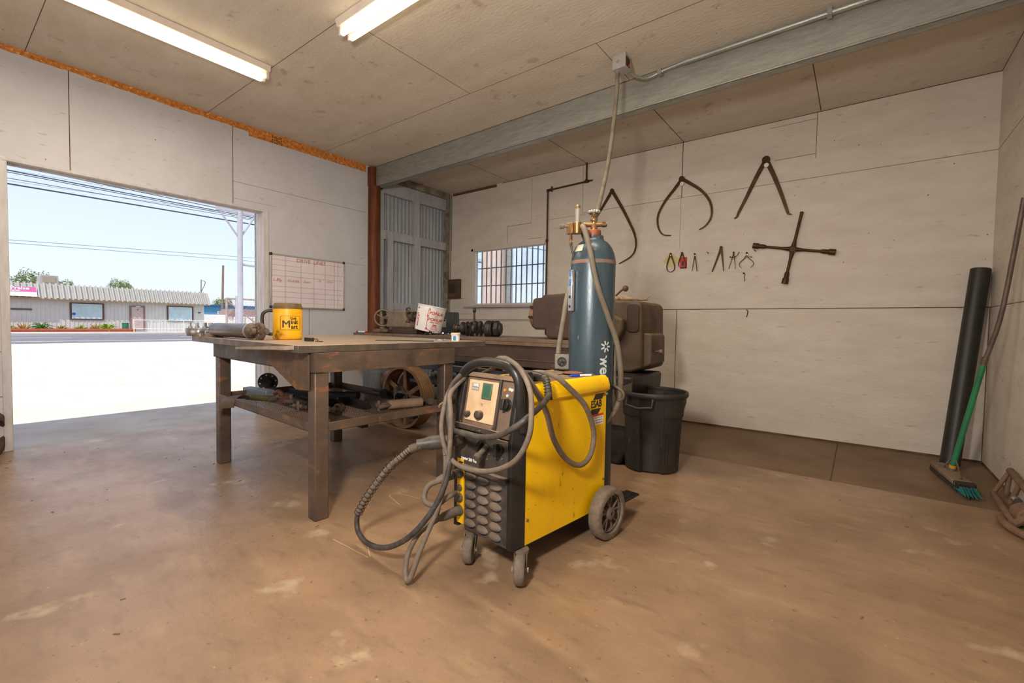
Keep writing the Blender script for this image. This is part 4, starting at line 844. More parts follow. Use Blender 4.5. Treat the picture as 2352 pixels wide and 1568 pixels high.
b = B(); b.prism([(3.55, .50), (3.83, .62), (3.835, .672), (3.83, .30), (3.55, .30)], (0, -2.0, 0), (1, 0, 0), (0, 0, 1), (0, .02, 0)); part(t, 'pedestal_brace', b, m_castgrey, .003)
t = thing('gearbox_head', 'large rounded brown cast-iron machine head behind the gas cylinder, on the right of the bed', 'machine', (3.3, -1.55, .905))
def yprism(poly, y0, y1, bevel, name, mt, seg=4):
    b = B(); b.prism(poly, (0, y0, 0), (1, 0, 0), (0, 0, 1), (0, y1-y0, 0)); o = part(t, name, b, mt, bevel, seg=seg); return o
yprism([(2.81, 1.255), (2.84, 1.262), (2.90, 1.265), (2.93, 1.290), (3.40, 1.300), (3.40, .905), (2.985, .905), (2.955, .935), (2.95, .985), (2.84, .985), (2.81, 1.01)], -1.80, -1.36, .022, 'left_housing', m_castiron)
yprism([(3.36, 1.30), (3.545, 1.235), (3.62, 1.232), (3.755, 1.222), (3.785, 1.19), (3.80, .70), (3.70, .665), (3.36, .64)], -1.72, -1.24, .035, 'right_housing', m_castgrey)
yprism([(3.79, .975), (3.84, .975), (3.858, .955), (3.862, .75), (3.845, .725), (3.79, .70)], -1.70, -1.40, .018, 'side_cover', m_castgrey)
b = B(); b.prism([(3.40, .98), (3.56, 1.12), (3.66, 1.08), (3.66, 1.00), (3.52, .74), (3.40, .72)], (0, -1.79, 0), (1, 0, 0), (0, 0, 1), (0, .08, 0)); part(t, 'raised_rib', b, m_castgrey, .022, seg=4)
b = B(); b.prism(rpoly(3.665, .98, 3.765, 1.20, .03), (0, -1.728, 0), (1, 0, 0), (0, 0, 1), (0, .01, 0)); part(t, 'recess_plate', b, m_castiron, .006)
b = B(); b.cyl((2.715, -1.58, 1.12), (2.82, -1.58, 1.12), .135, n=36); e_ = part(t, 'end_cover', b, M('tan_cast_cover', srgb(140, 102, 76), srgb(112, 80, 58), 6, .6), .006)
for k in range(8):
    a = 2*PI*k/8+.2; b = B(); b.cyl((2.735, -1.58+.165*math.cos(a), 1.12+.12*math.sin(a)), (2.815, -1.58+.165*math.cos(a), 1.12+.12*math.sin(a)), .012, n=6); part(t, 'cover_bolt', b, m_dark)
b = B(); b.box((3.03, -1.66, 1.295), (3.15, -1.60, 1.307)); b.cyl((3.11, -1.64, 1.30), (3.11, -1.64, 1.335), .018, n=14); part(t, 'filler_cap', b, m_hub, .002)
b = B(); b.tube([(3.861, -1.62, .835), (3.895, -1.62, .835)], .008, smooth=0); b.cyl((3.895, -1.62, .835), (3.92, -1.62, .835), .021, n=14); part(t, 'cover_knob', b, m_rusty2, .002)
b = B(); b.tube([(3.46, -1.55, 1.25), (3.52, -1.57, 1.30), (3.57, -1.58, 1.335)], .008, smooth=3); b.sph((3.585, -1.58, 1.335), .025, 14); part(t, 'ball_lever', b, M('brown_ball', srgb(120, 86, 62), None, 6, .4))
b = B(); 
for i in range(12):
    x = 3.50+i*.024; h = .06*math.exp(-((i-3)/3.5)**2)+.008; b.sph((x, -1.60+random.uniform(-.015, .015), 1.235+h*.35), .028, 8, (1, .9, max(.25, h*14)))
b.tube([(3.70, -1.60, 1.24), (3.77, -1.61, 1.245), (3.82, -1.62, 1.275)], .004, n=6)
solo('rag', 'crumpled cream rag lying on top of the grey-brown head unit', 'rag', b, M('cream_rag', srgb(196, 176, 146), srgb(166, 142, 112), 20, .9, bump=.6, bscale=60), smooth=60)

# pulley wheel and motor under the bed
t = thing('belt_pulley', 'large rusty spoked belt pulley wheel standing on the floor behind the work table', 'pulley wheel', (1.605, -2.26, 0))
c = (1.605, -2.262, .302); Rr = .300
b = B(); b.lathe([(Rr-.022, 0), (Rr, 0)]+[(Rr-(.007 if k % 2 else 0), .012+k*.0125) for k in range(11)]+[(Rr, .155), (Rr-.022, .155), (Rr-.022, 0)], c, (0, 1, 0), 72, False, False); part(t, 'rim', b, M('orange_rust', srgb(126, 96, 64), srgb(98, 72, 48), 8, .7, .15, bump=.2), smooth=50)
b = B(); b.lathe([(.028, .03), (.07, .03), (.07, .05), (.05, .055), (.05, .12), (.028, .12), (.028, .03)], c, (0, 1, 0), 32, False, False)
for k in range(5): a = 2*PI*k/5+.3; b.cyl((c[0]+.058*math.cos(a), c[1]+.03, c[2]+.058*math.sin(a)), (c[0]+.058*math.cos(a), c[1]+.024, c[2]+.058*math.sin(a)), .006, n=8)
part(t, 'hub', b, M('purple_rust', srgb(110, 78, 64), srgb(90, 62, 50), 8, .7, .2))
for k in range(6):
    a = PI/2+2*PI*k/6; d = Vector((math.cos(a), 0, math.sin(a))); e = Vector((-math.sin(a), 0, math.cos(a))); o = Vector(c)+Vector((0, .04, 0))
    b = B(); b.prism([(.045, -.024), (Rr-.018, -.020), (Rr-.018, .020), (.045, .024)], o, d, e, (0, .012, 0)); b.prism([(.045, -.005), (Rr-.018, -.005), (Rr-.018, .005), (.045, .005)], o+Vector((0, .012, 0)), d, e, (0, .05, 0)); part(t, 'spoke', b, MATS['orange_rust'], .002)
t = thing('electric_motor', 'grey electric motor under the machine bed to the left of the rusty pulley', 'motor', (.85, -1.9, .2))
b = B(); b.box((.60, -2.02, .235), (.90, -1.72, .50)); part(t, 'motor_cover', b, m_greydark, .035)
b = B(); b.cyl((.90, -1.87, .37), (1.22, -1.87, .37), .12, n=32); b.cyl((1.22, -1.87, .37), (1.26, -1.87, .37), .06, n=24); part(t, 'motor_body', b, m_castiron, .008)
b = B(); b.box((.62, -2.0, 0), (1.2, -1.7, .235)); part(t, 'motor_stand', b, m_dark, .004)
t = thing('small_motor', 'round grey and brass coloured motor on the lower rail behind the pulley', 'motor', (1.9, -1.8, .43))
b = B(); b.cyl((1.66, -1.84, .53), (1.98, -1.84, .53), .055, n=28); b.cyl((1.98, -1.84, .53), (2.03, -1.84, .53), .018, n=16); part(t, 'motor_body', b, m_greydark, .006)
b = B(); b.cyl((1.6, -1.84, .50), (1.66, -1.84, .50), .045, n=20); b.cyl((1.66, -1.84, .31), (1.95, -1.78, .31), .1, n=28); part(t, 'end_bell', b, M('dull_green_drum', srgb(86, 84, 66), srgb(66, 64, 52), 7, .6), .006)
b = B(); b.box((2.1, -1.95, .0), (2.5, -1.45, .42)); solo('wooden_crate', 'tan wooden box under the machine bed behind the right rear table leg', 'crate', b, M('tan_wood', srgb(120, 92, 56), srgb(96, 72, 42), 5, .8, stretch=(1, 1, 6)), .004)

# vise-like headstock on the left end of the bed
t = thing('headstock', 'dusty grey-brown lathe headstock with a handwheel on the left end of the machine bed', 'machine', (.95, -1.7, .905))
m_hs = M('dusty_headstock', srgb(126, 108, 92), srgb(104, 88, 74), 8, .75, dust=srgb(160, 138, 114), dlo=.5, dhi=.95)
b = B(); b.prism([(.72, .99), (.76, 1.15), (.80, 1.165), (1.03, 1.165), (1.06, 1.10), (1.13, 1.00), (1.13, .97), (.72, .97)], (0, -1.78, 0), (1, 0, 0), (0, 0, 1), (0, .22, 0)); part(t, 'head_body', b, m_hs, .02, seg=3)
b = B(); b.box((.62, -1.82, .905), (1.30, -1.5, .955)); b.box((.85, -1.80, .955), (1.22, -1.52, .985)); part(t, 'slide_base', b, m_castiron, .006)
b = B(); b.torus((.615, -1.74, 1.08), (.75, -.66, 0), .095, .0135, 36, 10)
for k in range(3):
    a = 2*PI*k/3+.5; d = Vector((.66, .75, 0))*math.cos(a)+Vector((0, 0, 1))*math.sin(a); b.tube([Vector((.615, -1.74, 1.08)), Vector((.615, -1.74, 1.08))+d*.095], .011, n=8, smooth=0)
b.cyl((.60, -1.725, 1.08), (.70, -1.72, 1.08), .022, n=16); part(t, 'handwheel', b, M('worn_brown_metal', srgb(138, 112, 84), srgb(108, 84, 62), 8, .45, .5))
b = B(); b.cyl((1.05, -1.70, 1.10), (1.14, -1.70, 1.10), .055, n=20); b.cyl((1.14, -1.70, 1.10), (1.19, -1.70, 1.10), .03, n=20); b.sph((1.09, -1.76, 1.15), .022, 10); b.sph((1.09, -1.76, 1.04), .026, 10); part(t, 'chuck', b, m_steel, .002)
b = B(); b.cyl((1.19, -1.70, 1.11), (1.30, -1.70, 1.11), .024, n=20); part(t, 'spindle', b, m_chrome)
b = B(); b.tube([(.94, -1.66, 1.16), (.95, -1.66, 1.19), (.99, -1.66, 1.20), (1.01, -1.66, 1.18)], .006, n=8); b.cyl((1.02, -1.72, 1.165), (1.02, -1.72, 1.19), .012, n=10); part(t, 'oil_cap', b, m_dark)
b = B(); b.prism([(.50, 1.17), (.52, 1.17), (.62, .91), (.58, .91)], (0, -1.68, 0), (1, 0, 0), (0, 0, 1), (0, .05, 0)); part(t, 'lever', b, m_dark, .003)
b = B(); b.sph((.70, -1.87, .925), .06, 12, (1.6, .6, .5)); b.sph((.82, -1.88, .93), .05, 12, (1.5, .6, .5)); solo('work_glove', 'dusty brown pair of work gloves lying at the left end of the machine bed', 'glove', b, M('glove_leather', srgb(110, 88, 66), srgb(86, 68, 50), 14, .9, bump=.3), smooth=60)
b = B(); b.box((.28, -1.92, .865), (.72, -1.78, .90)); b.box((.50, -1.94, .86), (.74, -1.90, .885)); solo('steel_bar', 'grey steel flat bar projecting from the left end of the machine bed', 'steel bar', b, m_greydark, .003)
b = B(); b.cyl((.36, -1.90, .912), (.47, -1.88, .912), .0095, n=12); t_ = B(); 
t = thing('marker_pen', 'white marker pen with a red cap on the left end of the machine bed', 'marker', (.41, -1.89, .90)); part(t, 'pen_barrel', b, m_white)
b = B(); b.cyl((.47, -1.88, .912), (.50, -1.875, .912), .0105, n=12); b.cyl((.33, -1.905, .912), (.36, -1.90, .912), .0105, n=12); part(t, 'pen_cap', b, M('red_plastic', srgb(200, 30, 24))); t_.bm.free()

# white tub tilted on the bed
t = thing('plastic_bucket', 'white plastic bucket with red printing, tipped against the headstock on the machine bed', 'bucket', (1.40, -1.74, .905))
axb = Vector((.165, .10, 1)).normalized(); bo = Vector((1.405, -1.75, .945))
rb, rt_ = .140, .152; Lb = .265
b = B(); b.lathe([(rb-.006, .002), (rb, 0), (rt_, Lb), (rt_+.006, Lb), (rt_+.006, Lb+.006), (rt_-.003, Lb+.006), (rb-.004, .006)], bo, axb, 56, True, True); part(t, 'bucket_body', b, m_white)
ub = Vector((.7, .72, 0)); ub = (ub-axb*ub.dot(axb)).normalized(); wb = axb.cross(ub)
vdb = Vector((5.116-bo.x, -5.104-bo.y, 0)).normalized(); ph0 = math.atan2(vdb.dot(wb), vdb.dot(ub))
def onb(a, h, lift=.0008): r = rb+(rt_-rb)*h/Lb+lift; return bo+axb*h+(ub*math.cos(a)+wb*math.sin(a))*r
m_red = M('red_print', srgb(206, 44, 40), None, 5, .5)
def btext(body, size, a0, h, bold=0, rot=False):
    cu = bpy.data.curves.new('bt', 'FONT'); cu.body = body; cu.size = size; cu.offset = bold; cu.extrude = .0002; cu.align_x = 'CENTER'; cu.align_y = 'CENTER'; cu.resolution_u = 2
    tmp = bpy.data.objects.new('bt', cu); COL.objects.link(tmp); bpy.context.view_layer.update()
    me = bpy.data.meshes.new_from_object(tmp.evaluated_get(bpy.context.evaluated_depsgraph_get())); bpy.data.objects.remove(tmp)
    for v in me.vertices:
        x, y = (v.co.x, v.co.y) if not rot else (v.co.y, -v.co.x) if False else ((-v.co.y, v.co.x) if rot else (v.co.x, v.co.y))
        v.co = onb(a0+x/rb, h+y, .001+v.co.z)-Vector(t.location)
    me.materials.clear(); me.materials.append(m_red); o = bpy.data.objects.new('print_text', me); COL.objects.link(o); o.parent = t
pa = ph0+.42
btext('PONLAI', .044, pa, .198, .0012); btext('PONLAI', .044, pa, .132, .0012); btext('Navy Sauce', .024, pa, .105, .0004); btext('4484', .022, pa, .076, .0012); btext('NET 5 GAL', .012, pa, .061, .0006)
for i in range(4): btext('ingredients and storage', .008, pa, .05-i*.008)
btext('SAUCE', .040, ph0-.98, .10, .0012, True)
b = B()
for h in (.222, .165): b.tube([onb(pa+.011/rb*math.cos(q)*1.0, h+.011*math.sin(q)) for q in [2*PI*i/16 for i in range(17)]], .0016, n=5, smooth=0)
b.tube([onb(pa-.62, .225), onb(pa-.60, .12), onb(pa-.58, .03)], .0028, n=5, smooth=3); b.tube([onb(pa-.58, .03), onb(pa-.3, .014), onb(pa, .010), onb(pa+.5, .018)], .0028, n=5, smooth=4)
for a, h in ((-.60, .165), (-.58, .03), (-.55, .235), (.55, .14)): b.tube([onb(pa+a+.009/rb*math.cos(q), h+.009*math.sin(q)) for q in [2*PI*i/8 for i in range(9)]], .003, n=5, smooth=0)
part(t, 'print_border', b, m_red)
b = B(); b.tube([onb(ph0-1.12, .23), onb(ph0-.98, .235)], .006, n=6, smooth=0); b.tube([onb(ph0-1.15, .17), onb(ph0-1.0, .175)], .005, n=6, smooth=0); part(t, 'print_band', b, m_red)

# bolts pile
for k in range(16):
    x = 1.62+random.uniform(-.13, .16); y = -1.83+random.uniform(-.05, .05); z = .912+random.uniform(0, .035)*max(0, 1-abs(x-1.60)/.12); a = random.uniform(0, PI); d = Vector((math.cos(a), math.sin(a), random.uniform(-.3, .3)))*.018; p = Vector((x, y, z+.004))
    b = B(); b.cyl(p-d, p+d, .0055, n=8); b.cyl(p+d, p+d*1.4, .010, n=6); solo('bolt', 'oily bolt in the small pile in front of the white bucket', 'bolt', b, m_dark if k % 3 else m_chrome, group='oily bolts by the bucket')
# steel plate lying on bed, blue can, crankshaft
b = B(); b.box((1.35, -2.03, .860), (2.10, -1.88, .885)); solo('flat_plate', 'blue-grey steel flat plate on the front edge of the machine bed', 'steel plate', b, M('blue_steel_plate', srgb(84, 88, 94), srgb(64, 66, 70), 7, .4, .5), .003)
b = B(); b.lathe([(.03, 0), (.032, .01), (.03, .05), (.022, .07), (.012, .085), (.012, .10)], (1.80, -1.62, .906), n=20); solo('blue_bottle', 'small blue plastic bottle partly hidden behind the crankshaft', 'bottle', b, M('blue_bottle', srgb(90, 130, 200), srgb(70, 110, 180), 5, .3))
t = thing('crankshaft', 'oily black engine crankshaft with one connecting rod standing up, lying on the machine bed', 'crankshaft', (2.13, -1.75, .905))
m_ck = m_dark; zc = .985
b = B(); b.lathe([(.028, 0), (.052, .0), (.055, .006), (.055, .018), (.044, .022), (.042, .05), (.030, .052)], (1.835, -1.86, zc-.005), (.93, .37, 0), 28, False, True)
part(t, 'flange_end', b, M('greasy_brown_steel', srgb(96, 76, 60), srgb(70, 54, 42), 10, .4, .6), .001)
b = B(); b.cyl((1.838, -1.859, zc-.005), (1.85, -1.854, zc-.005), .03, n=20); part(t, 'bore', b, M('rust_orange_bore', srgb(150, 84, 44), None, 9, .8))
cr = Vector((.93, .37, 0)).normalized(); o = Vector((1.835, -1.86, zc-.005)); up_ = Vector((0, 0, 1)); sd_ = cr.cross(up_)
SC = .82
def web(d, ang, r1=.062, th=.03):
    cdir = up_*math.cos(ang)+sd_*math.sin(ang); cw = cr.cross(cdir)
    pol = [(r1*.8*math.cos(q), r1*1.15*math.sin(q)-.012) for q in [PI+PI*i/10 for i in range(11)]]+[(.034, .05), (.0, .066), (-.042, .06)]
    b.prism(pol, o+cr*d, cw, cdir, cr*th)
b = B(); b.cyl(o+cr*.04, o+cr*.10, .036, n=24); b.cyl(o+cr*.40, o+cr*.52, .04, n=24)
b.lathe([(.036, .09), (.062, .10), (.066, .13), (.050, .16), (.036, .17)], o, cr, 28)
for d, a in ((.165, .4), (.225, .4), (.30, -2.6), (.36, -2.6)): web(d, a)
b.cyl(o+cr*.19+up_*.03, o+cr*.24+up_*.03, .028, n=20); b.cyl(o+cr*.26, o+cr*.31, .036, n=20)
part(t, 'journal', b, m_ck, .002)
b = B(); b.lathe([(.04, .42), (.075, .44), (.086, .46), (.086, .50), (.078, .52), (.088, .525), (.088, .545), (.06, .55)], o-up_*.004, cr, 40); b.lathe([(.06, .55), (.082, .57), (.084, .62), (.06, .64), (.058, .655)], o, cr, 8); part(t, 'counterweight', b, m_ck, .003)
b = B(); q = o+cr*.275+Vector((0, .0, 0)); b.cyl(q-cr*.018, q+cr*.018, .047, n=24); b.prism([(-.022, .03), (.022, .03), (.011, .165), (-.011, .165)], q-cr*.009, sd_, up_, cr*.018); b.lathe([(.013, -.014), (.024, -.014), (.024, .014), (.013, .014), (.013, -.014)], q+up_*.182, cr, 24, False, False); part(t, 'connecting_rod', b, M('worn_rod', srgb(84, 72, 60), srgb(58, 50, 42), 10, .45, .5), .002)

for ch in t.children:      # the shaft is stubby: close up the spacing along its axis
    for v in ch.data.vertices:
        d = (v.co+t.location-o).dot(cr); v.co += cr*(-.26*d+.07)
# boxes on/near the back wall
t = thing('breaker_box', 'grey upright electrical box with a small label, below the pale board near the corner', 'electrical box', (.08, -.1, .9))
b = B(); b.box((-.04, -.16, .86), (.20, -.02, 1.20)); part(t, 'box_body', b, m_greydark, .004)
b = B(); b.box((-.02, -.163, .97), (.06, -.160, 1.09)); part(t, 'label_patch', b, M('aged_paper', srgb(206, 196, 170)))
b = B(); b.box((.0, -.1635, 1.06), (.05, -.163, 1.085)); part(t, 'label_band', b, M('olive_print', srgb(70, 66, 30)))
t = thing('fuse_box', 'dirty dark brown fuse box hung on the wall to the left of the window', 'electrical box', (.12, -.05, 1.42))
b = B(); b.box((.0, -.075, 1.415), (.235, -.005, 1.71)); part(t, 'box_body', b, M('dirty_brown_enamel', srgb(88, 72, 56), srgb(66, 52, 40), 7, .6, dust=DUST, dlo=.8, dhi=1.2), .006)
b = B(); b.box((.03, -.082, 1.50), (.17, -.074, 1.64)); part(t, 'cover_door', b, M('dark_cover', srgb(60, 48, 38)), .012)
b = B(); b.box((.05, -.0762, 1.452), (.15, -.075, 1.462)); part(t, 'red_lettering', b, m_red)

# air line on the back wall
b = B(); b.tube([(1.795, -.022, .9), (1.79, -.022, 2.76), (1.79, -.022, 2.785), (1.815, -.022, 2.80), (2.36, -.022, 2.815)], .0105, n=10, smooth=0); b.cyl((2.36, -.022, 2.815), (2.36, -.022, H), .0105, n=10); b.cyl((2.36, -.022, 2.815), (2.44, -.022, 2.818), .010, n=10)
for p, d in (((1.79, -.022, 2.78), (0,0,.03)), ((2.36, -.022, 2.80), (0,0,.04)), ((2.33, -.022, 2.814), (.06, 0, .002)), ((1.80, -.022, 2.80), (.035, 0, 0)), ((1.79, -.022, 2.13), (0, 0, .03))): b.cyl(p, Vector(p)+Vector(d), .017, n=12)
b.box((1.845, -.03, 2.775), (1.855, -.001, 2.84))
solo('air_line', 'thin brown pipe running down the wall beside the window and elbowing to the ceiling', 'pipe', b, M('brown_pipe', srgb(88, 62, 36), srgb(64, 44, 26), 12, .5, .4))

# ================================================================== TOOLS HUNG ON THE BACK WALL
def blade(b, pts, w0, w1, y0=-.014, th=.006):
    """flat tapering bar following pts (x,z)"""
    P = [Vector((p[0], 0, p[1])) for p in pts]; Q = []
    for i in range(len(P)-1):
        p0 = P[max(i-1,0)]; p1 = P[i]; p2 = P[i+1]; p3 = P[min(i+2, len(P)-1)]
        for k in range(5):
            s = k/5; Q.append(.5*((2*p1)+(p2-p0)*s+(2*p0-5*p1+4*p2-p3)*s*s+(3*p1-p0-3*p2+p3)*s**3))
    Q.append(P[-1]); rings = []
    for i, p in enumerate(Q):
        d = (Q[min(i+1, len(Q)-1)]-Q[max(i-1, 0)]).normalized(); n_ = Vector((d.z, 0, -d.x)); w = w0+(w1-w0)*i/(len(Q)-1)
        rings.append([b.bm.verts.new(p+n_*w/2*sx+Vector((0, y, 0))) for sx, y in ((-1, y0), (1, y0), (1, y0+th), (-1, y0+th))])
    b.loft(rings)
def calipers(label, hinge, L, R_, w0, w1, group=None, rhinge=.022, name='calipers', cat='calipers', bright=True, y=-.014):
    t = thing(name, label, cat, (hinge[0], -.005, hinge[1]), 0, group)
    b = B(); blade(b, [hinge]+L, w0, w1, y); part(t, 'leg', b, m_caliper, .001)
    b = B(); blade(b, [hinge]+R_, w0, w1, y-.007); part(t, 'leg', b, m_caliper, .001)
    b = B(); b.cyl((hinge[0], -.002, hinge[1]), (hinge[0], y-.012, hinge[1]), rhinge, n=20); part(t, 'hinge', b, m_caliper, .001)
    if bright:
        dz = -.055 if w0 > .02 else -.02
        b = B(); b.cyl((hinge[0]+.006, y-.006, hinge[1]+dz), (hinge[0]+.006, y-.013, hinge[1]+dz), .021 if w0 > .02 else .007, n=20); b.cyl((hinge[0]+.006, y-.013, hinge[1]+dz), (hinge[0]+.006, y-.018, hinge[1]+dz), .008 if w0 > .02 else .003, n=10); part(t, 'washer', b, m_white if w0 > .02 else m_chrome)
    return t
calipers('big rusty outside calipers nearest the gas cylinder, one leg partly hidden by the hanging cord', (2.702, 2.65), [(2.60, 2.50), (2.497, 2.355), (2.40, 2.20), (2.38, 2.0)], [(2.84, 2.42), (2.93, 2.25), (3.0, 2.10), (3.02, 1.96), (2.97, 1.85), (2.815, 1.769)], .040, .010, bright=False)
calipers('big rusty outside calipers in the middle, open like a wishbone above the small tools', (3.522, 2.64), [(3.44, 2.54), (3.34, 2.42), (3.27, 2.28), (3.275, 2.15), (3.33, 2.06), (3.421, 2.04)], [(3.62, 2.57), (3.74, 2.47), (3.825, 2.34), (3.84, 2.20), (3.79, 2.11), (3.72, 2.068)], .038, .010, rhinge=.030)
calipers('big rusty straight-legged inside calipers, highest and rightmost of the hung pairs', (4.33, 2.68), [(4.26, 2.55), (4.17, 2.35), (4.10, 2.20), (4.085, 2.16), (4.06, 2.145)], [(4.40, 2.52), (4.47, 2.33), (4.525, 2.16), (4.535, 2.13), (4.56, 2.12)], .046, .012, rhinge=.036)
G_ = 'small measuring tools on the back wall'
calipers('small outside calipers hung over a cream paper scrap, leftmost of the small tools', (3.424, 1.838), [(3.40, 1.77), (3.385, 1.70), (3.395, 1.655), (3.425, 1.635)], [(3.45, 1.77), (3.472, 1.70), (3.465, 1.655), (3.432, 1.635)], .018, .006, G_, .010)
calipers('small closed calipers hanging in front of the red card', (3.548, 1.838), [(3.525, 1.77), (3.512, 1.72), (3.52, 1.69)], [(3.575, 1.77), (3.59, 1.72), (3.585, 1.68)], .018, .006, G_, .010, bright=False)
calipers('small thin dividers just right of the red card', (3.682, 1.815), [(3.675, 1.75), (3.658, 1.635)], [(3.695, 1.75), (3.71, 1.64), (3.714, 1.636)], .012, .004, G_, .009)
calipers('wide flat dark dividers, largest of the small tools', (3.945, 1.865), [(3.92, 1.78), (3.868, 1.63), (3.863, 1.626)], [(3.96, 1.76), (3.977, 1.612)], .026, .006, G_, .012, bright=False)
t = calipers('thin wing dividers with a curved arm', (4.066, 1.80), [(4.05, 1.73), (4.023, 1.635)], [(4.078, 1.72), (4.088, 1.63)], .009, .004, G_, .008, bright=False)
b = B(); b.tube([(4.03, -.02, 1.755), (4.065, -.022, 1.748), (4.10, -.022, 1.765), (4.118, -.022, 1.80)], .0035, n=6); b.sph((4.04, -.024, 1.755), .007, 8); part(t, 'wing', b, m_caliper)
t = calipers('small spring calipers with bowed legs and a screw, rightmost of the small tools', (4.188, 1.785), [(4.175, 1.74), (4.13, 1.695), (4.122, 1.665), (4.145, 1.635)], [(4.20, 1.74), (4.245, 1.695), (4.252, 1.665), (4.225, 1.635)], .009, .004, G_, .009)
b = B(); b.cyl((4.165, -.022, 1.745), (4.235, -.022, 1.742), .003, n=8); b.cyl((4.222, -.022, 1.743), (4.238, -.022, 1.742), .006, n=8); part(t, 'adjusting_screw', b, m_brass)
b = B(); b.box((3.36, -.0015, 1.70), (3.50, -.0003, 1.83), (0, .7, 0)); solo('paper_scrap', 'cream paper scrap pinned askew behind the leftmost small calipers', 'paper', b, M('cream_paper', srgb(208, 192, 140), srgb(198, 180, 126), 8, .8))
t = thing('red_card', 'small red printed card hung behind the closed calipers', 'card', (3.565, -.002, 1.67))
b = B(); b.box((3.525, -.006, 1.675), (3.60, -.001, 1.79)); part(t, 'card', b, M('red_card', srgb(206, 40, 34), srgb(190, 34, 30), 5, .5))
b = B(); b.box((3.53, -.0065, 1.668), (3.60, -.006, 1.682)); b.box((3.545, -.007, 1.70), (3.57, -.006, 1.75)); part(t, 'card_print', b, m_dark)
for k, (x, z, lab) in enumerate(((3.80, 1.83, 'bare nail sticking out of the wall between the small dividers'), (4.245, 1.815, 'bare nail just below the left arm of the lug wrench'))):
    b = B(); b.cyl((x, 0, z), (x+.022, -.03, z-.018), .003, n=8); b.cyl((x+.022, -.03, z-.018), (x+.023, -.032, z-.019), .006, n=8); solo('nail', lab, 'nail', b, m_dark)
b = B(); b.tube([(4.16, -.004, 1.585), (4.175, -.006, 1.575), (4.172, -.006, 1.55), (4.178, -.006, 1.50)], .003, n=6); b.sph((4.165, -.006, 1.583), .009, 8); solo('wire_hook', 'tiny dark wire dangling from a nail below the bow-legged spring calipers', 'wire', b, m_caliper)
b = B(); b.tube([(4.20, -.004, 1.21), (4.215, -.008, 1.20), (4.205, -.006, 1.14)], .004, n=6); solo('nail', 'rusty bent nail low on the plain lower wall panel', 'nail', b, m_caliper)
# four-way lug wrench
t = thing('lug_wrench', 'rusty four-way lug wrench hung on the back wall below the tall straight calipers', 'lug wrench', (4.585, -.02, 1.78))
c = Vector((4.585, -.03, 1.785)); ends = [Vector((4.245, -.03, 1.85)), Vector((4.92, -.03, 1.728)), Vector((4.648, -.03, 2.13)), Vector((4.528, -.03, 1.46))]
for i, e in enumerate(ends):
    d = (e-c).normalized(); L = (e-c).length; b = B(); b.cyl(c, c+d*L*.97, .0125, n=14)
    if i != 2: b.lathe([(.0125, L-.12), (.02, L-.10), (.021, L-.055), (.027, L-.05), (.028, L)], c, d, 20)
    else: b.cyl(c+d*(L-.02), c+d*L, .015, n=8)
    part(t, 'arm', b, m_caliper, .001)
b = B(); b.lathe([(.02, -.014), (.036, -.012), (.036, .012), (.02, .014)], c, (0, 1, 0), 24)
for i, e in enumerate(ends):
    d = (e-c).normalized(); b.lathe([(.022, .02), (.013, .09)], c, d, 14)
part(t, 'hub', b, m_caliper)
b = B(); b.cyl((4.585, 0, 1.79), (4.585, -.055, 1.79), .005, n=8); part(t, 'nail', b, m_dark)

# ================================================================== WHITEBOARD ON THE LEFT WALL
t = thing('whiteboard', 'framed whiteboard with a hand-ruled grid and red handwriting, beside the doorway', 'whiteboard', (0, -2.32, 1.47))
m_wb = M('whiteboard_surface', srgb(226, 214, 218), srgb(220, 206, 208), 3, .3)
y0, y1, z0, z1 = -2.765, -1.875, 1.172, 1.762
b = B(); b.box((.002, y0, z0), (.012, y1, z1)); part(t, 'board', b, m_wb)
m_al = M('satin_aluminium', srgb(206, 202, 194), None, 4, .35, .6)
for lo, hi in (((.001, y0, z1-.016), (.02, y1, z1)), ((.001, y0, z0), (.024, y1, z0+.016)), ((.001, y0, z0), (.02, y0+.016, z1)), ((.001, y1-.016, z0), (.02, y1, z1))): b = B(); b.box(lo, hi); part(t, 'frame_rail', b, m_al, .003)
for y, z in ((y0, z0), (y0, z1), (y1, z0), (y1, z1)): b = B(); b.cbox((.012, y+(.008 if y == y0 else -.008), z+(.008 if z == z0 else -.008)), (.026, .03, .03)); part(t, 'corner_cap', b, m_black, .008)
m_line = M('board_line', srgb(96, 80, 96)); m_linef = M('board_line_faint', srgb(176, 160, 160))
bl = B(); bf = B()
ycols = [-2.60, -2.42, -2.265, -2.125, -2.005, -1.955]
for y in ycols: bl.box((.0122, y-.0012, z0+.016), (.0126, y+.0012, z1-.016))
for k in range(9):
    z = 1.70-k*.0585
    bb = bl if k in (0, 1, 2, 3, 5, 6, 7) else bf
    bb.box((.0122, y0+.016, z-.0011), (.0126, y1-.016 if k not in (1, 4) else -2.42, z+.0011))
part(t, 'ruled_grid', bl, m_line); part(t, 'faint_rule', bf, m_linef)
m_rm = M('red_marker', srgb(176, 96, 84))
for body, sz, y, z in (('DRIVE  LINES', .062, -2.30, 1.712), ('1-Ply', .05, -2.69, 1.475), ('92-8346', .040, -2.51, 1.475), ('short', .040, -2.35, 1.478), ('-76', .036, -2.20, 1.50), ('150mm', .030, -2.065, 1.503)):
    text('handwriting', body, sz, frame3(Vector((.0128, y, z))-Vector(t.location), (0, 1, 0), (0, 0, 1)), m_rm, t, extrude=.0001, shear=.15)

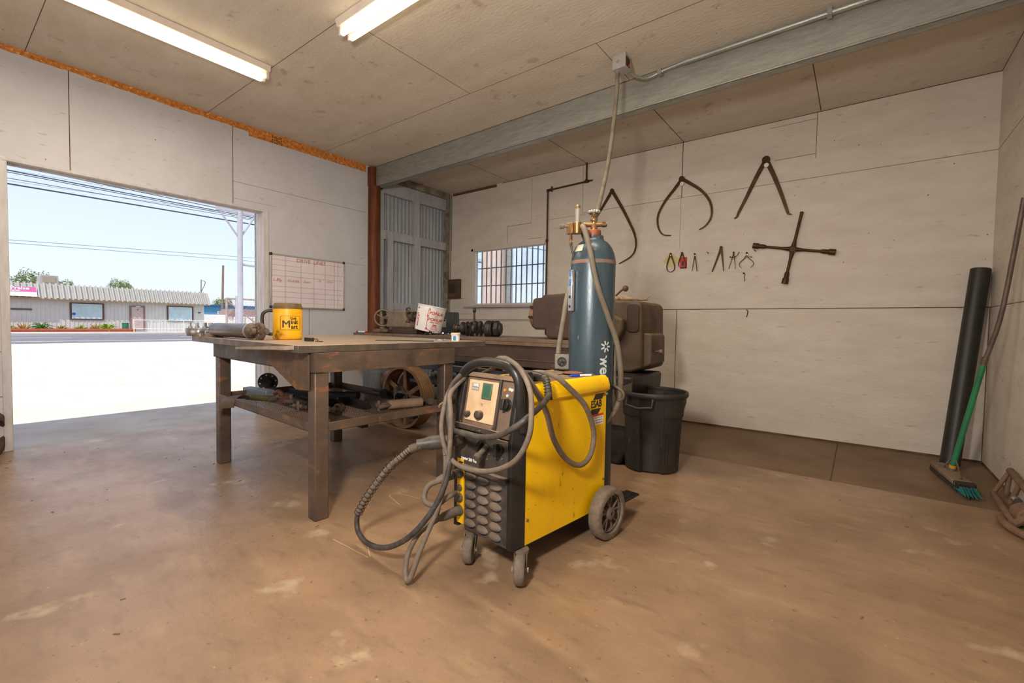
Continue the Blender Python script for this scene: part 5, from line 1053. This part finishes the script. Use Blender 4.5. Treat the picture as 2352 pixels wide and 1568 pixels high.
# ================================================================== FLOOR THINGS ON THE RIGHT
bx_, by_ = 3.935, -1.845
t = thing('trash_bin', 'black ribbed plastic trash bin standing between the machine and the back wall', 'trash bin', (bx_, by_, 0))
def binring(z, r):
    out_ = []
    for i in range(96):
        a = 2*PI*i/96; k = r
        for c_ in (-1.25, 1.9, .33, 3.47):
            d = (a-c_+PI) % (2*PI)-PI
            if abs(d) < .36: k = r-(.018 if z < .47 else 0)
            if c_ == -1.25 and abs(d) < .36 and z < .52: k = r-.024
        out_.append(b.bm.verts.new((bx_+k*math.cos(a), by_+k*math.sin(a), z)))
    return out_
b = B(); b.loft([binring(.0, .186), binring(.014, .198), binring(.39, .216), binring(.40, .224), binring(.49, .228), binring(.532, .230), binring(.534, .220), binring(.02, .186)], True, True)
part(t, 'bin_body', b, m_bin, .0, smooth=30)
b = B(); b.lathe([(.226, .528), (.239, .530), (.243, .538), (.243, .558), (.237, .565), (.225, .562), (.223, .552), (.226, .528)], (bx_, by_, 0), n=64, cap0=False, cap1=False); part(t, 'rim', b, m_bin)
for a in (-1.62, 1.52):
    b = B(); d = Vector((math.cos(a), math.sin(a), 0)); e = Vector((-math.sin(a), math.cos(a), 0)); o = Vector((bx_, by_, 0))
    b.tube([o+d*.225-e*.095+Vector((0,0,.53)), o+d*.245-e*.095+Vector((0,0,.475)), o+d*.262+e*0+Vector((0,0,.462)), o+d*.245+e*.095+Vector((0,0,.475)), o+d*.225+e*.095+Vector((0,0,.53))], .011, n=8, smooth=1); part(t, 'handle', b, m_bin)
b = B()
for a in (-.75, -.25): b.prism([(-.004, .05), (.004, .05), (.004, .30), (-.004, .30)], Vector((bx_, by_, 0))+Vector((math.cos(a), math.sin(a), 0))*.204, (-math.sin(a), math.cos(a), 0), (math.cos(a)*.06, math.sin(a)*.06, 1), Vector((math.cos(a), math.sin(a), 0))*.006)
part(t, 'side_rib', b, m_bin)
p0, p1 = Vector((5.70, -.335, .0)), Vector((5.848, -.085, 1.50)); d = (p1-p0).normalized(); L = (p1-p0).length
b = B(); b.lathe([(.056, 0), (.060, .0), (.060, L), (.055, L), (.055, L-.3), (.054, .02)], p0+Vector((0, 0, .012)), d, 40, True, True); solo('long_tube', 'tall black tube leaning in the right back corner', 'tube', b, m_tube)
t = thing('push_broom', 'push broom with a green and grey handle leaning against the right wall', 'broom', (5.66, -.80, 0))
h0 = Vector((5.665, -.76, .10)); h1 = Vector((5.775, -.86, .84)); h2 = Vector((5.80, -.875, .95)); h3 = Vector((5.898, -.93, 1.86))
b = B(); b.cyl(h0, h1, .0165, n=18); part(t, 'green_handle', b, M('worn_green_paint', srgb(46, 130, 84), srgb(36, 104, 66), 8, .5, c3=srgb(110, 84, 56), t3=.66, s3=18), label='green lower handle')
b = B(); b.tube([h1, h2, (5.84, -.90, 1.2), h3], .0135, n=14, smooth=4); part(t, 'grey_handle', b, M('grey_handle', srgb(104, 90, 78), srgb(84, 72, 62), 10, .5, .3), label='grey bent upper handle')
b = B(); b.cyl(h1-(h1-h0).normalized()*.03, h1+(h1-h0).normalized()*.02, .0175, n=16); part(t, 'ferrule', b, m_rusty2)
dh = (h1-h0).normalized()
b = B(); b.cyl(h0-dh*.035, h0+dh*.0, .019, n=16); part(t, 'yellow_band', b, M('yellow_plastic', srgb(226, 150, 30), None, 6, .5))
b = B(); b.lathe([(.040, 0), (.030, .03), (.021, .07)], h0-dh*.09, dh, 18); part(t, 'socket', b, m_greydark)
e0, e1 = Vector((5.608, -.54, .062)), Vector((5.70, -1.14, .062)); de = (e1-e0).normalized(); se = Vector((-de.y, de.x, 0))
b = B(); pol = [(0, -.03), (.02, -.045), (.52, -.05), (.55, -.04), (.55, .04), (.52, .05), (.02, .045), (0, .03)]; b.prism(pol, e0-Vector((0,0,.03)), de, se, (0, 0, .03)); part(t, 'broom_head', b, M('dusty_broom_block', srgb(140, 118, 98), srgb(118, 98, 80), 8, .9), .006)
b = B(); b.prism([(.50, -.052), (.56, -.044), (.56, .044), (.50, .052)], e0-Vector((0,0,.032)), de, se, (0, 0, .034)); part(t, 'end_band', b, m_dark, .004)
def brist(i0, i1, fan, name, mt, label):
    b = B()
    for i in range(i0, i1):
        for j in range(5):
            p = e0+de*(.01+i*.0095)+se*(-.034+j*.017+random.uniform(-.004, .004)); fl = max(0, (i-52)/8)*.085 if fan else 0
            b.tube([p-Vector((0, 0, .02)), p-Vector((0, 0, .045))+de*(fl*.6), p+de*fl+se*(j-2)*.003-Vector((0, 0, .061 if not fan else .052+.008*(j % 2)))], .0042, n=4, smooth=0, radii=[.0055, .006, .004])
    o_ = part(t, name, b, mt, label=label); o_['kind'] = 'stuff'
brist(0, 54, False, 'bristles', M('dirty_bristle', srgb(60, 48, 38), srgb(40, 34, 28), 30, .9), None)
brist(51, 61, True, 'bristle_tip', M('teal_bristle', srgb(28, 104, 100), srgb(22, 76, 78), 16, .6), 'splayed teal bristle end')
for s in (-1, 1):
    b = B(); b.tube([h0+dh*.05, h0+dh*.02+de*s*.07, e0+de*(.30+s*.14)+Vector((0,0,.02)), e0+de*(.30+s*.15)+Vector((0,0,.004))], .005, n=8, smooth=4); part(t, 'brace_wire', b, m_hub)
# rusty clamp frame
t = thing('rusty_frame', 'rusty cast frame with a curved bar lying against the foot of the right wall', 'machine part', (5.83, -1.4, 0))
m_of = M('light_rust_casting', srgb(132, 102, 82), srgb(106, 80, 62), 9, .8, .1, bump=.3)
b = B(); 
for p, q, r in (((5.88, -1.00, .02), (5.895, -.98, .165), .014), ((5.895, -.98, .165), (5.90, -1.62, .12), .020), ((5.82, -1.02, .016), (5.80, -1.62, .02), .018), ((5.82, -1.02, .016), (5.885, -.99, .15), .012), ((5.86, -1.20, .015), (5.895, -1.20, .14), .014), ((5.80, -1.62, .02), (5.90, -1.62, .12), .02)): b.tube([p, q], r, n=8, smooth=0)
part(t, 'casting', b, m_of, .002)
b = B(); b.cyl((5.85, -1.50, .06), (5.86, -1.62, .06), .052, n=24); part(t, 'boss', b, m_of, .006)
b = B(); b.cyl((5.85, -1.36, .085), (5.853, -1.40, .085), .02, n=14); part(t, 'bolt', b, m_chrome)
b = B(); b.tube([(5.765, -1.53, .018), (5.76, -1.62, .02), (5.775, -1.72, .02), (5.81, -1.80, .02), (5.87, -1.88, .02)], .019, n=10); solo('curved_bar', 'rust-red curved bar on the floor in front of the rusty frame', 'bar', b, m_of)
# post and tyre edge by the left jamb
b = B(); b.lathe([(.06, 0), (.075, .02), (.072, .05), (.045, .08), (.042, .12), (.042, .55)], (.40, -4.845, 0), n=32); t = thing('stand_post', 'worn grey pipe stand with a flared foot at the left edge, beside the doorway', 'stand', (.40, -4.845, 0)); part(t, 'post', b, M('worn_tan_pipe', srgb(170, 150, 124), srgb(130, 108, 84), 7, .6, .3, c3=srgb(110, 70, 40), t3=.66, s3=9))
b = B(); b.cyl((.40, -4.845, .55), (.40, -4.845, .65), .048, n=28); b.cbox((.40, -4.845, .66), (.12, .12, .03)); part(t, 'rusty_cap', b, m_rust, .003)
b = B(); b.lathe([(.10, 0), (.145, .0), (.155, .01), (.155, .05), (.145, .06), (.10, .06), (.10, 0)], (.075, -4.80, .157), (.3, .95, 0), 40, False, False); solo('knobbly_tyre', 'narrow knobbly tyre edge showing behind the pipe stand', 'tyre', b, M('knobbly_tyre', srgb(84, 64, 40), srgb(60, 46, 30), 30, .9, bump=.6, bscale=80))
# chalk marks and litter on the floor
b = B()
for p, q in (((2.931, -3.362), (2.933, -3.425)), ((2.931, -3.362), (3.111, -3.338)), ((2.933, -3.425), (3.09, -3.47)), ((3.177, -3.932), (3.447, -3.929)), ((3.36, -3.87), (3.45, -3.92))):
    d = Vector((q[0]-p[0], q[1]-p[1], 0)); n_ = Vector((-d.y, d.x, 0)).normalized()*.0024; P, Q = Vector((*p, .0006)), Vector((*q, .0006)); b.quad(P-n_, Q-n_, Q+n_, P+n_)
struct('trim_9', b, m_mark)
b = B()
for i in range(150):
    x, y = random.uniform(.2, 5.7), random.uniform(-4.9, -.6); s = random.uniform(.002, .007); a = random.uniform(0, PI)
    b.cbox((x, y, .0012), (s*random.uniform(1, 3.5), s, .0016), (0, 0, a))
o_ = solo('floor_grit', 'scattered dark grit and metal chips over the concrete floor', 'grit', b, m_stain, kind='stuff')

# ================================================================== OUTSIDE
m_gravel = M('pale_gravel', srgb(226, 214, 200), srgb(206, 194, 180), 1.2, .95, bump=.2, bscale=14, c3=srgb(190, 172, 150), t3=.68, s3=3)
m_asph = M('asphalt', srgb(128, 124, 128), srgb(112, 108, 112), 1.5, .9)
m_curb = M('pale_concrete', srgb(214, 204, 192), srgb(196, 186, 176), 2, .9)
b = B(); b.box((-21.3, -70, -.30), (-.13, 70, -.05)); b.box((-.13, .2, -.3), (30, 60, -.05)); struct('ground_yard', b, m_gravel)
b = B(); b.box((-1.36, -12, -.05), (-.02, 2, -.02)); struct('ground_apron', b, M('apron_concrete', srgb(170, 164, 160), srgb(152, 144, 138), 2, .85, c3=srgb(140, 118, 96), t3=.7, s3=4))
b = B(); b.box((-36, -70, -.32), (-21.3, 70, -.06)); b.mi = 1
for x in (-24.0,): b.box((x, -70, -.06), (x+.22, 70, -.054))
b.box((-33.5, -70, -.06), (-33.38, 70, -.054))
for k in range(12): b.box((-29.0, -40+k*9, -.06), (-28.88, -36+k*9, -.054))
struct('ground_street', b, [m_asph, m_white])
b = B(); b.box((-38.2, -70, -.30), (-36, 70, .04)); struct('ground_sidewalk', b, m_curb)
b = B(); b.box((-39.95, -70, -.30), (-38.2, 4.9, .14)); b.box((-38.3, -70, .14), (-38.15, 4.9, .27)); struct('ground_planter', b, M('red_brick_edge', srgb(176, 92, 68), srgb(156, 78, 56), 6, .9))
b = B(); b.box((-80, -70, -.34), (-38.2, 90, .0)); struct('ground_lot', b, m_curb)

t = thing('church_building', 'low white metal building across the street with a ribbed mansard roof edge', 'building', (-42, 3, 0))
m_sid = M('white_ribbed_siding', srgb(206, 206, 202), srgb(198, 198, 194), 2, .7)
XF = -40
b = B(); b.box((-52, -14, 0), (XF, 10.0, 2.45)); part(t, 'wall', b, m_sid)
b = B()
for k in range(104): y = -13.9+k*.23; b.box((XF, y, .0), (XF+.025, y+.05, 2.4))
part(t, 'siding_ribs', b, m_sid)
m_roofm = M('pale_roof_metal', srgb(176, 172, 164), srgb(166, 162, 156), 2, .55, .1)
b = B(); b.loft([[b.bm.verts.new(p) for p in ((XF+.55, y, 2.32), (XF-.15, y, 3.33), (XF-.5, y, 3.33), (XF-.5, y, 2.32))] for y in (-14.4, 10.35)]); b.box((XF-11, -14, 2.4), (XF-.4, 9.9, 3.25))
part(t, 'mansard_roof', b, m_roofm)
b = B()
for k in range(81):
    y = -14.3+k*.303; b.loft([[b.bm.verts.new(p) for p in ((XF+.55, yy, 2.32), (XF-.15, yy, 3.34), (XF-.05, yy, 3.43), (XF+.68, yy, 2.37))] for yy in (y, y+.09)])
o_ = part(t, 'roof_ribs', b, m_roofm)
b = B(); b.box((XF-.02, -14.3, 2.26), (XF+.58, 10.3, 2.32)); part(t, 'soffit', b, M('tan_soffit', srgb(176, 148, 110)))
m_bf = M('brown_window_frame', srgb(96, 70, 58)); m_pane = M('sky_lit_pane', srgb(170, 196, 204), srgb(190, 212, 218), 2, .15)
for y0, y1 in ((1.58, 3.45), (7.34, 9.2), (-3.6, -.3)):
    z0, z1 = (.88, 2.12) if y0 > -1 else (1.50, 1.60)
    b = B(); b.box((XF+.02, y0, z0), (XF+.08, y1, z1)); w_ = part(t, 'window', b, m_bf)
    if y0 > -1:
        b = B(); b.box((XF+.08, y0+.10, z0+.08), (XF+.09, y1-.12, z1-.08)); sub(w_, 'pane', b, m_pane)
        if y0 < 3: b = B(); b.cyl((XF+.09, y0+.20, z0+.42), (XF+.094, y0+.20, z0+.42), .10, n=20); sub(w_, 'blue_sticker', b, M('blue_sticker', srgb(30, 96, 190)))
        else: b = B(); b.box((XF+.09, 8.22, z0+.08), (XF+.095, 8.26, z1-.08)); sub(w_, 'mullion', b, m_pane)
b = B(); b.box((XF+.02, 4.94, .16), (XF+.10, 5.9, 2.02)); dr = part(t, 'door', b, M('mauve_door_frame', srgb(140, 110, 106)))
b = B(); b.box((XF+.10, 5.05, .16), (XF+.12, 5.76, 1.92)); sub(dr, 'door_leaf', b, M('pink_grey_door', srgb(196, 176, 170)))
b = B(); b.box((XF+.12, 5.3, 1.93), (XF+.13, 5.6, 2.0)); sub(dr, 'door_sign', b, m_white)
b = B(); b.cyl((XF+.12, 5.42, 1.72), (XF+.13, 5.42, 1.72), .05, n=10); sub(dr, 'blue_notice', b, M('blue_sticker', srgb(30, 96, 190)))
b = B(); b.box((XF+.02, 9.55, 1.58), (XF+.08, 9.72, 1.66)); part(t, 'wall_light', b, m_dark)
t = thing('church_banner', 'pink and white banner lettered of Praise on the roof edge across the street', 'banner', (XF+.6, -2, 2.4))
sl_ = Vector((-.70, 0, 1.01)).normalized(); so = Vector((XF+.72, 0, 2.40))
b = B(); b.prism([(-6.5, 0), (-.1, 0), (-.1, .80), (-6.5, .80)], so, (0, 1, 0), sl_, (.02, 0, .01)); part(t, 'banner_cloth', b, m_white)
b = B(); b.prism([(-6.5, .36), (-.12, .36), (-.12, .79), (-6.5, .79)], so+Vector((.022, 0, .012)), (0, 1, 0), sl_, (.004, 0, .003)); part(t, 'pink_field', b, M('magenta_print', srgb(200, 90, 150)))
nrm = Vector((1.01, 0, .70)).normalized()
text('banner_text', 'House of Praise', .37, Matrix(((0, sl_.x, nrm.x, 0), (1, 0, 0, 0), (0, sl_.z, nrm.z, 0), (0, 0, 0, 1))).copy() if False else frame3(so+Vector((.03, -1.62, .02))+sl_*.63+nrm*.02-Vector(t.location), (0, 1, 0), sl_), m_white, t, extrude=.003, bold=.008)
text('banner_text', 'Ministries of First Baptist', .17, frame3(so+Vector((.03, -1.75, .02))+sl_*.43+nrm*.02-Vector(t.location), (0, 1, 0), sl_), m_white, t, extrude=.003, bold=.003)
t = thing('rooftop_cooler', 'boxy tan cooling unit on the roof of the building across the street', 'air conditioner', (-42, .7, 3.3))
b = B(); b.box((-42.6, .26, 3.40), (-41.4, 1.22, 4.05)); part(t, 'cabinet', b, M('cooler_grey', srgb(176, 170, 164)), .02)
b = B(); b.box((-41.4, .42, 3.52), (-41.37, 1.08, 3.95)); part(t, 'louvre_panel', b, M('cooler_tan', srgb(164, 148, 132), srgb(150, 136, 120), 3, .8, stretch=(1, 1, 14)))
b = B(); b.box((-42.6, .26, 3.2), (-42.4, .40, 3.40)); b.box((-41.6, .26, 3.2), (-41.4, .40, 3.40)); b.box((-41.6, 1.08, 3.2), (-41.4, 1.22, 3.40)); part(t, 'cooler_feet', b, m_white)
b = B(); b.cyl((-38.9, 4.45, .14), (-38.9, 4.45, .66), .20, n=20); b.cyl((-38.9, 4.45, .66), (-38.9, 4.45, .70), .22, n=20); solo('green_utility_box', 'round green utility box in the planter beside the building door', 'utility box', b, M('utility_green', srgb(46, 116, 84), None, 5, .6))
b = B()
for y in (4.75, 6.3, 7.9, 9.7): b.cyl((-38.0, y, .04), (-38.0, y, .93), .025, n=8)
b.cyl((-38.0, 4.7, .93), (-38.0, 9.8, .93), .025, n=8); b.cyl((-38.0, 4.7, .28), (-38.0, 9.8, .28), .02, n=8)
solo('handrail', 'thin white handrail along the ramp in front of the building across the street', 'handrail', b, m_white)
# plants
def agave(x, y, label, n=22, L=.55, mt='agave_green', c=(84, 130, 60), drop=.35, grp='plants in the planter strip'):
    b = B()
    for k in range(n):
        a = 2*PI*k/n+random.uniform(-.2, .2); el = random.uniform(.15, 1.25); l = L*random.uniform(.75, 1.1)
        d = Vector((math.cos(a)*math.cos(el), math.sin(a)*math.cos(el), math.sin(el)))
        o = Vector((x, y, .15)); p1 = o+d*l*.5; p2 = o+d*l+Vector((0, 0, -drop*l*.5)); b.tube([o, p1, p2], .02, n=4, smooth=3, radii=[.022, .035, .003])
    return solo('palm_plant', label, 'plant', b, M(mt, srgb(*c), srgb(int(c[0]*.75), int(c[1]*.8), int(c[2]*.6)), 4, .6), group=grp)
GP = 'plants in the planter strip'
agave(-38.8, .02, 'big spreading green palm plant left of the first building window', 34, .95, drop=.8)
agave(-38.8, 1.95, 'small spiky bright green plant under the left half of the building window', 24, .55, 'agave_bright', (140, 170, 50))
agave(-38.8, 3.35, 'wide bright green palm plant just left of the green utility box', 36, .85, 'agave_bright', (140, 170, 50), .7)
agave(-38.8, .95, 'medium yellow-green spiky plant left of the building window', 20, .5, 'agave_yellow', (150, 150, 70))
agave(-38.8, 2.7, 'dry straw-coloured grassy plant under the right half of the building window', 30, .55, 'dry_grass', (190, 160, 104), .1)
agave(-38.8, -.85, 'dry straw-coloured grassy clump, second plant from the left', 30, .6, 'dry_grass', (190, 160, 104), .1)
agave(-38.8, -1.5, 'low yellowish drooping plant at the left edge of the doorway view', 22, .55, 'agave_yellow', (150, 150, 70), .8)
def tree(x, y, z, r, label, hgt):
    t = thing('leafy_tree', label, 'tree', (x, y, 0), 0, 'trees behind the building')
    b = B(); b.cyl((x, y, 0), (x, y, z), .18, .08, n=8); part(t, 'trunk', b, M('bark', srgb(96, 76, 58)))
    b = B()
    for k in range(2600):
        u = Vector((random.gauss(0, 1), random.gauss(0, 1), random.gauss(0, .8))); u = u.normalized()*random.uniform(.55, 1.0)**.6
        lump = 1+.25*math.sin(5*u.x+x)+.2*math.cos(7*u.y+y)
        p = Vector((x, y, z))+Vector((u.x*r, u.y*r, u.z*hgt))*lump
        s = random.uniform(.10, .2)*r*.32; a = Vector((random.gauss(0,1), random.gauss(0,1), random.gauss(0,1))).normalized(); c_ = a.orthogonal().normalized()
        b.quad(p-a*s, p-c_*s*.7, p+a*s, p+c_*s*.7)
    part(t, 'foliage', b, M('tree_leaf', srgb(134, 146, 96), srgb(96, 116, 74), 2, .8, c3=srgb(150, 150, 90), t3=.6, s3=3))
tree(-60, 1.9, 4.4, 1.35, 'taller leafy tree behind the building at the left, next to the cooling unit', 1.15)
tree(-62, .0, 4.1, 1.3, 'leafy tree cut by the left door jamb', 1.1)
tree(-60, 4.2, 4.1, .95, 'small leafy tree just right of the rooftop cooling unit', .75)
tree(-60, 8.55, 4.45, .95, 'round leafy tree behind the middle of the roof', .85)
tree(-66, 10.4, 4.6, .9, 'smaller tree peeking up just right of the round tree', .6)
tree(-70, 22.5, 3.4, 1.2, 'low tree beyond the blue building', .8)
t = thing('service_mast', 'thin electrical service mast on the roof corner of the building', 'mast', (-40.5, 10.0, 3.3))
b = B(); b.tube([(-40.5, 9.95, 3.2), (-40.5, 9.98, 4.5), (-40.5, 10.25, 4.35)], .035, n=6, smooth=0); b.tube([(-40.5, 9.95, 3.4), (-40.5, 10.25, 4.1), (-40.5, 10.3, 4.35)], .025, n=6, smooth=0); part(t, 'mast_pipe', b, m_hub)
b = B(); b.cyl((-50, 15.05, 0), (-50, 15.2, 6.95), .13, .10, n=12); solo('utility_pole', 'brown wooden utility pole seen left of the white sign pole', 'utility pole', b, M('pole_wood', srgb(140, 118, 98), srgb(116, 96, 80), 3, .9, stretch=(4, 4, .5)))
t = thing('blue_building', 'blue building beyond the white fence, right of the church building', 'building', (-62, 20, 0))
b = B(); b.box((-68, 16.2, 0), (-60, 27, 2.75)); part(t, 'wall', b, M('blue_siding', srgb(80, 138, 176), srgb(72, 126, 164), 3, .7))
b = B(); b.box((-68.2, 16.0, 2.7), (-59.7, 27.2, 2.95)); part(t, 'roof', b, M('dark_blue_roof', srgb(40, 84, 120)))
b = B(); b.box((-60, 18.2, 1.55), (-59.95, 19.6, 2.15)); w_ = part(t, 'window', b, m_white)
b = B(); b.box((-59.95, 18.3, 1.62), (-59.93, 19.1, 2.08)); sub(w_, 'pane', b, m_dark)
t = thing('shipping_container', 'white container yard wall with a brown roof behind the chain link gate', 'container', (-48, 16, 0))
b = B(); b.box((-50, 12.4, 0), (-47, 15.0, 1.55)); b.box((-48, 15.0, 0), (-45, 22, 1.4)); part(t, 'container_wall', b, m_white, .03)
b = B(); b.prism([(14.4, 1.45), (22, 1.45), (22, 2.2), (15.0, 2.2)], (-46.8, 0, 0), (0, 1, 0), (0, 0, 1), (-3, 0, 0)); part(t, 'brown_roof', b, M('mauve_roof', srgb(150, 120, 116)))
b = B()
for k in range(9): b.box((-45, 15.3+k*.75, .1), (-44.96, 15.36+k*.75, 1.35))
part(t, 'container_rib', b, M('rusty_rib', srgb(170, 130, 110)))
# sign pole with frame and gate
t = thing('sign_pole', 'tall white steel sign pole just outside the doorway, with angled braces at its top', 'pole', (-9, .54, -.05))
m_wp = M('weathered_white_pole', srgb(178, 176, 186), srgb(166, 164, 174), 4, .5, c3=srgb(180, 140, 110), t3=.74, s3=7)
b = B(); b.cyl((-9, .535, -.05), (-9, .535, 6.2), .072, n=24); part(t, 'pole', b, m_wp)
for p, q in (((-9, .48, 3.40), (-9, -.02, 4.10)), ((-9, .59, 3.45), (-9, 1.10, 4.35)), ((-9, -.02, 4.10), (-9, .50, 4.35))): b = B(); b.cyl(p, q, .028, n=8); part(t, 'brace', b, m_wp)
b = B(); b.box((-9.04, -.08, 4.05), (-8.96, 2.4, 4.85)); part(t, 'sign_cabinet', b, m_wp, .01)
b = B(); b.cyl((-9, .6, 2.62), (-9, 1.6, 2.60), .035, n=10); part(t, 'crossbar', b, m_wp)
t = thing('chain_link_gate', 'chain link gate with a pipe frame behind the white sign pole', 'gate', (-12, 1.7, -.05))
m_gp = M('gate_pipe', srgb(178, 166, 160), srgb(150, 130, 116), 5, .6, .2)
b = B(); b.cyl((-12, 1.30, -.05), (-12, 1.30, 1.78), .035, n=10); b.cyl((-12, 1.30, 1.76), (-12, 2.6, 1.76), .03, n=10); b.cyl((-12, 1.30, 1.70), (-12, 2.45, .75), .025, n=8); b.cyl((-12, 1.3, .2), (-12, 2.6, .2), .03, n=10); b.cyl((-12, 2.6, -.05), (-12, 2.6, 1.78), .035, n=10); part(t, 'gate_frame', b, m_gp)
b = B(); b.cyl((-12, 1.62, -.05), (-12, 1.62, 1.86), .055, n=12); part(t, 'gate_post', b, m_wp)
b = B()
for k in range(30):
    for s in (1, -1):
        y = 1.3+k*.085-.6; y2 = y+s*1.5
        P, Q = Vector((-12.01, y, .2)), Vector((-12.01, y+s*1.55, 1.75))
        ts = [0, 1]
        lo, hi = 1.3, 2.6
        dy = Q.y-P.y
        ta, tb_ = sorted(((lo-P.y)/dy, (hi-P.y)/dy)); ta, tb_ = max(0, ta), min(1, tb_)
        if tb_ > ta+.01: b.tube([P.lerp(Q, ta), P.lerp(Q, tb_)], .004, n=3, smooth=0)
part(t, 'wire_mesh', b, m_gp)
# overhead wires
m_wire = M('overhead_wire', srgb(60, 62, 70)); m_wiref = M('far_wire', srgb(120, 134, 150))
def wire(x, z0, z1, r, label, mt, sag=.0, ya=-20, yb=24):
    P = []
    for i in range(13):
        s = i/12; y = ya+(yb-ya)*s; P.append((x, y, z0+(z1-z0)*(y+3.1)/6.3-sag*(1-(2*s-1)**2)))
    b = B(); b.tube(P, r, n=6, smooth=0); solo('overhead_wire', label, 'wire', b, mt, group='overhead wires across the street view')
wire(-18, 6.26, 6.16, .009, 'topmost overhead wire, hugging the top edge of the doorway', m_wire)
wire(-18, 6.17, 6.05, .015, 'thick overhead cable just under the topmost wire', m_wire)
wire(-18, 5.98, 5.93, .019, 'twin-looking overhead cable, third wire down', m_wire)
wire(-18, 5.92, 5.86, .013, 'overhead cable directly below the third one', m_wire)
wire(-18, 5.72, 5.78, .011, 'thin black overhead wire above the heaviest cable', m_wire)
wire(-18, 5.53, 5.58, .026, 'heaviest black overhead cable, lowest of the dark bundle', m_wire)
wire(-30, 8.55, 8.75, .010, 'faint grey wire below the heavy cable, upper of the pair', m_wiref)
wire(-30, 7.98, 8.25, .010, 'faint grey wire below the heavy cable, lower of the pair', m_wiref)
wire(-30, 4.95, 5.25, .013, 'grey overhead wire across the middle of the sky, upper of the pair', m_wiref)
wire(-30, 4.80, 5.05, .013, 'grey overhead wire across the middle of the sky, lower of the pair', m_wiref)
# seen through the barred window
b = B(); b.box((-.2, 2.2, -.3), (.35, 2.8, 8)) if False else b.cyl((-1.79, 3.2, -.05), (-1.79, 3.2, 8), .30, n=24); solo('brown_column', 'tan column outside seen through the barred window', 'column', b, M('tan_stucco', srgb(214, 190, 176), srgb(206, 180, 166), 3, .8))
b = B(); b.cyl((-1.37, 3.25, -.05), (-1.37, 3.25, 8), .085, n=16); solo('grey_pole', 'grey pole outside seen through the barred window, right of the tan column', 'pole', b, m_galv)
b = B(); b.box((-3, 30, 0), (4, 34, 2.4)); b.box((-4.5, 29, 0), (-3, 33, 2.0)); solo('distant_house', 'distant pale house low in the barred window', 'building', b, m_curb)

for z0_, z1_, lab in ((4.35, 3.2, 'drooping wire outside the barred window, upper one'), (4.1, 3.05, 'drooping wire outside the barred window, lower one')):
    b = B(); b.tube([(-9, 9, z0_+.4), (-5, 9, z0_-.15), (-3, 9, z1_+.45), (0, 9, z1_), (6, 9, z1_+.9)], .02, n=6, smooth=5); solo('overhead_wire', lab, 'wire', b, m_wiref, group='wires outside the barred window')
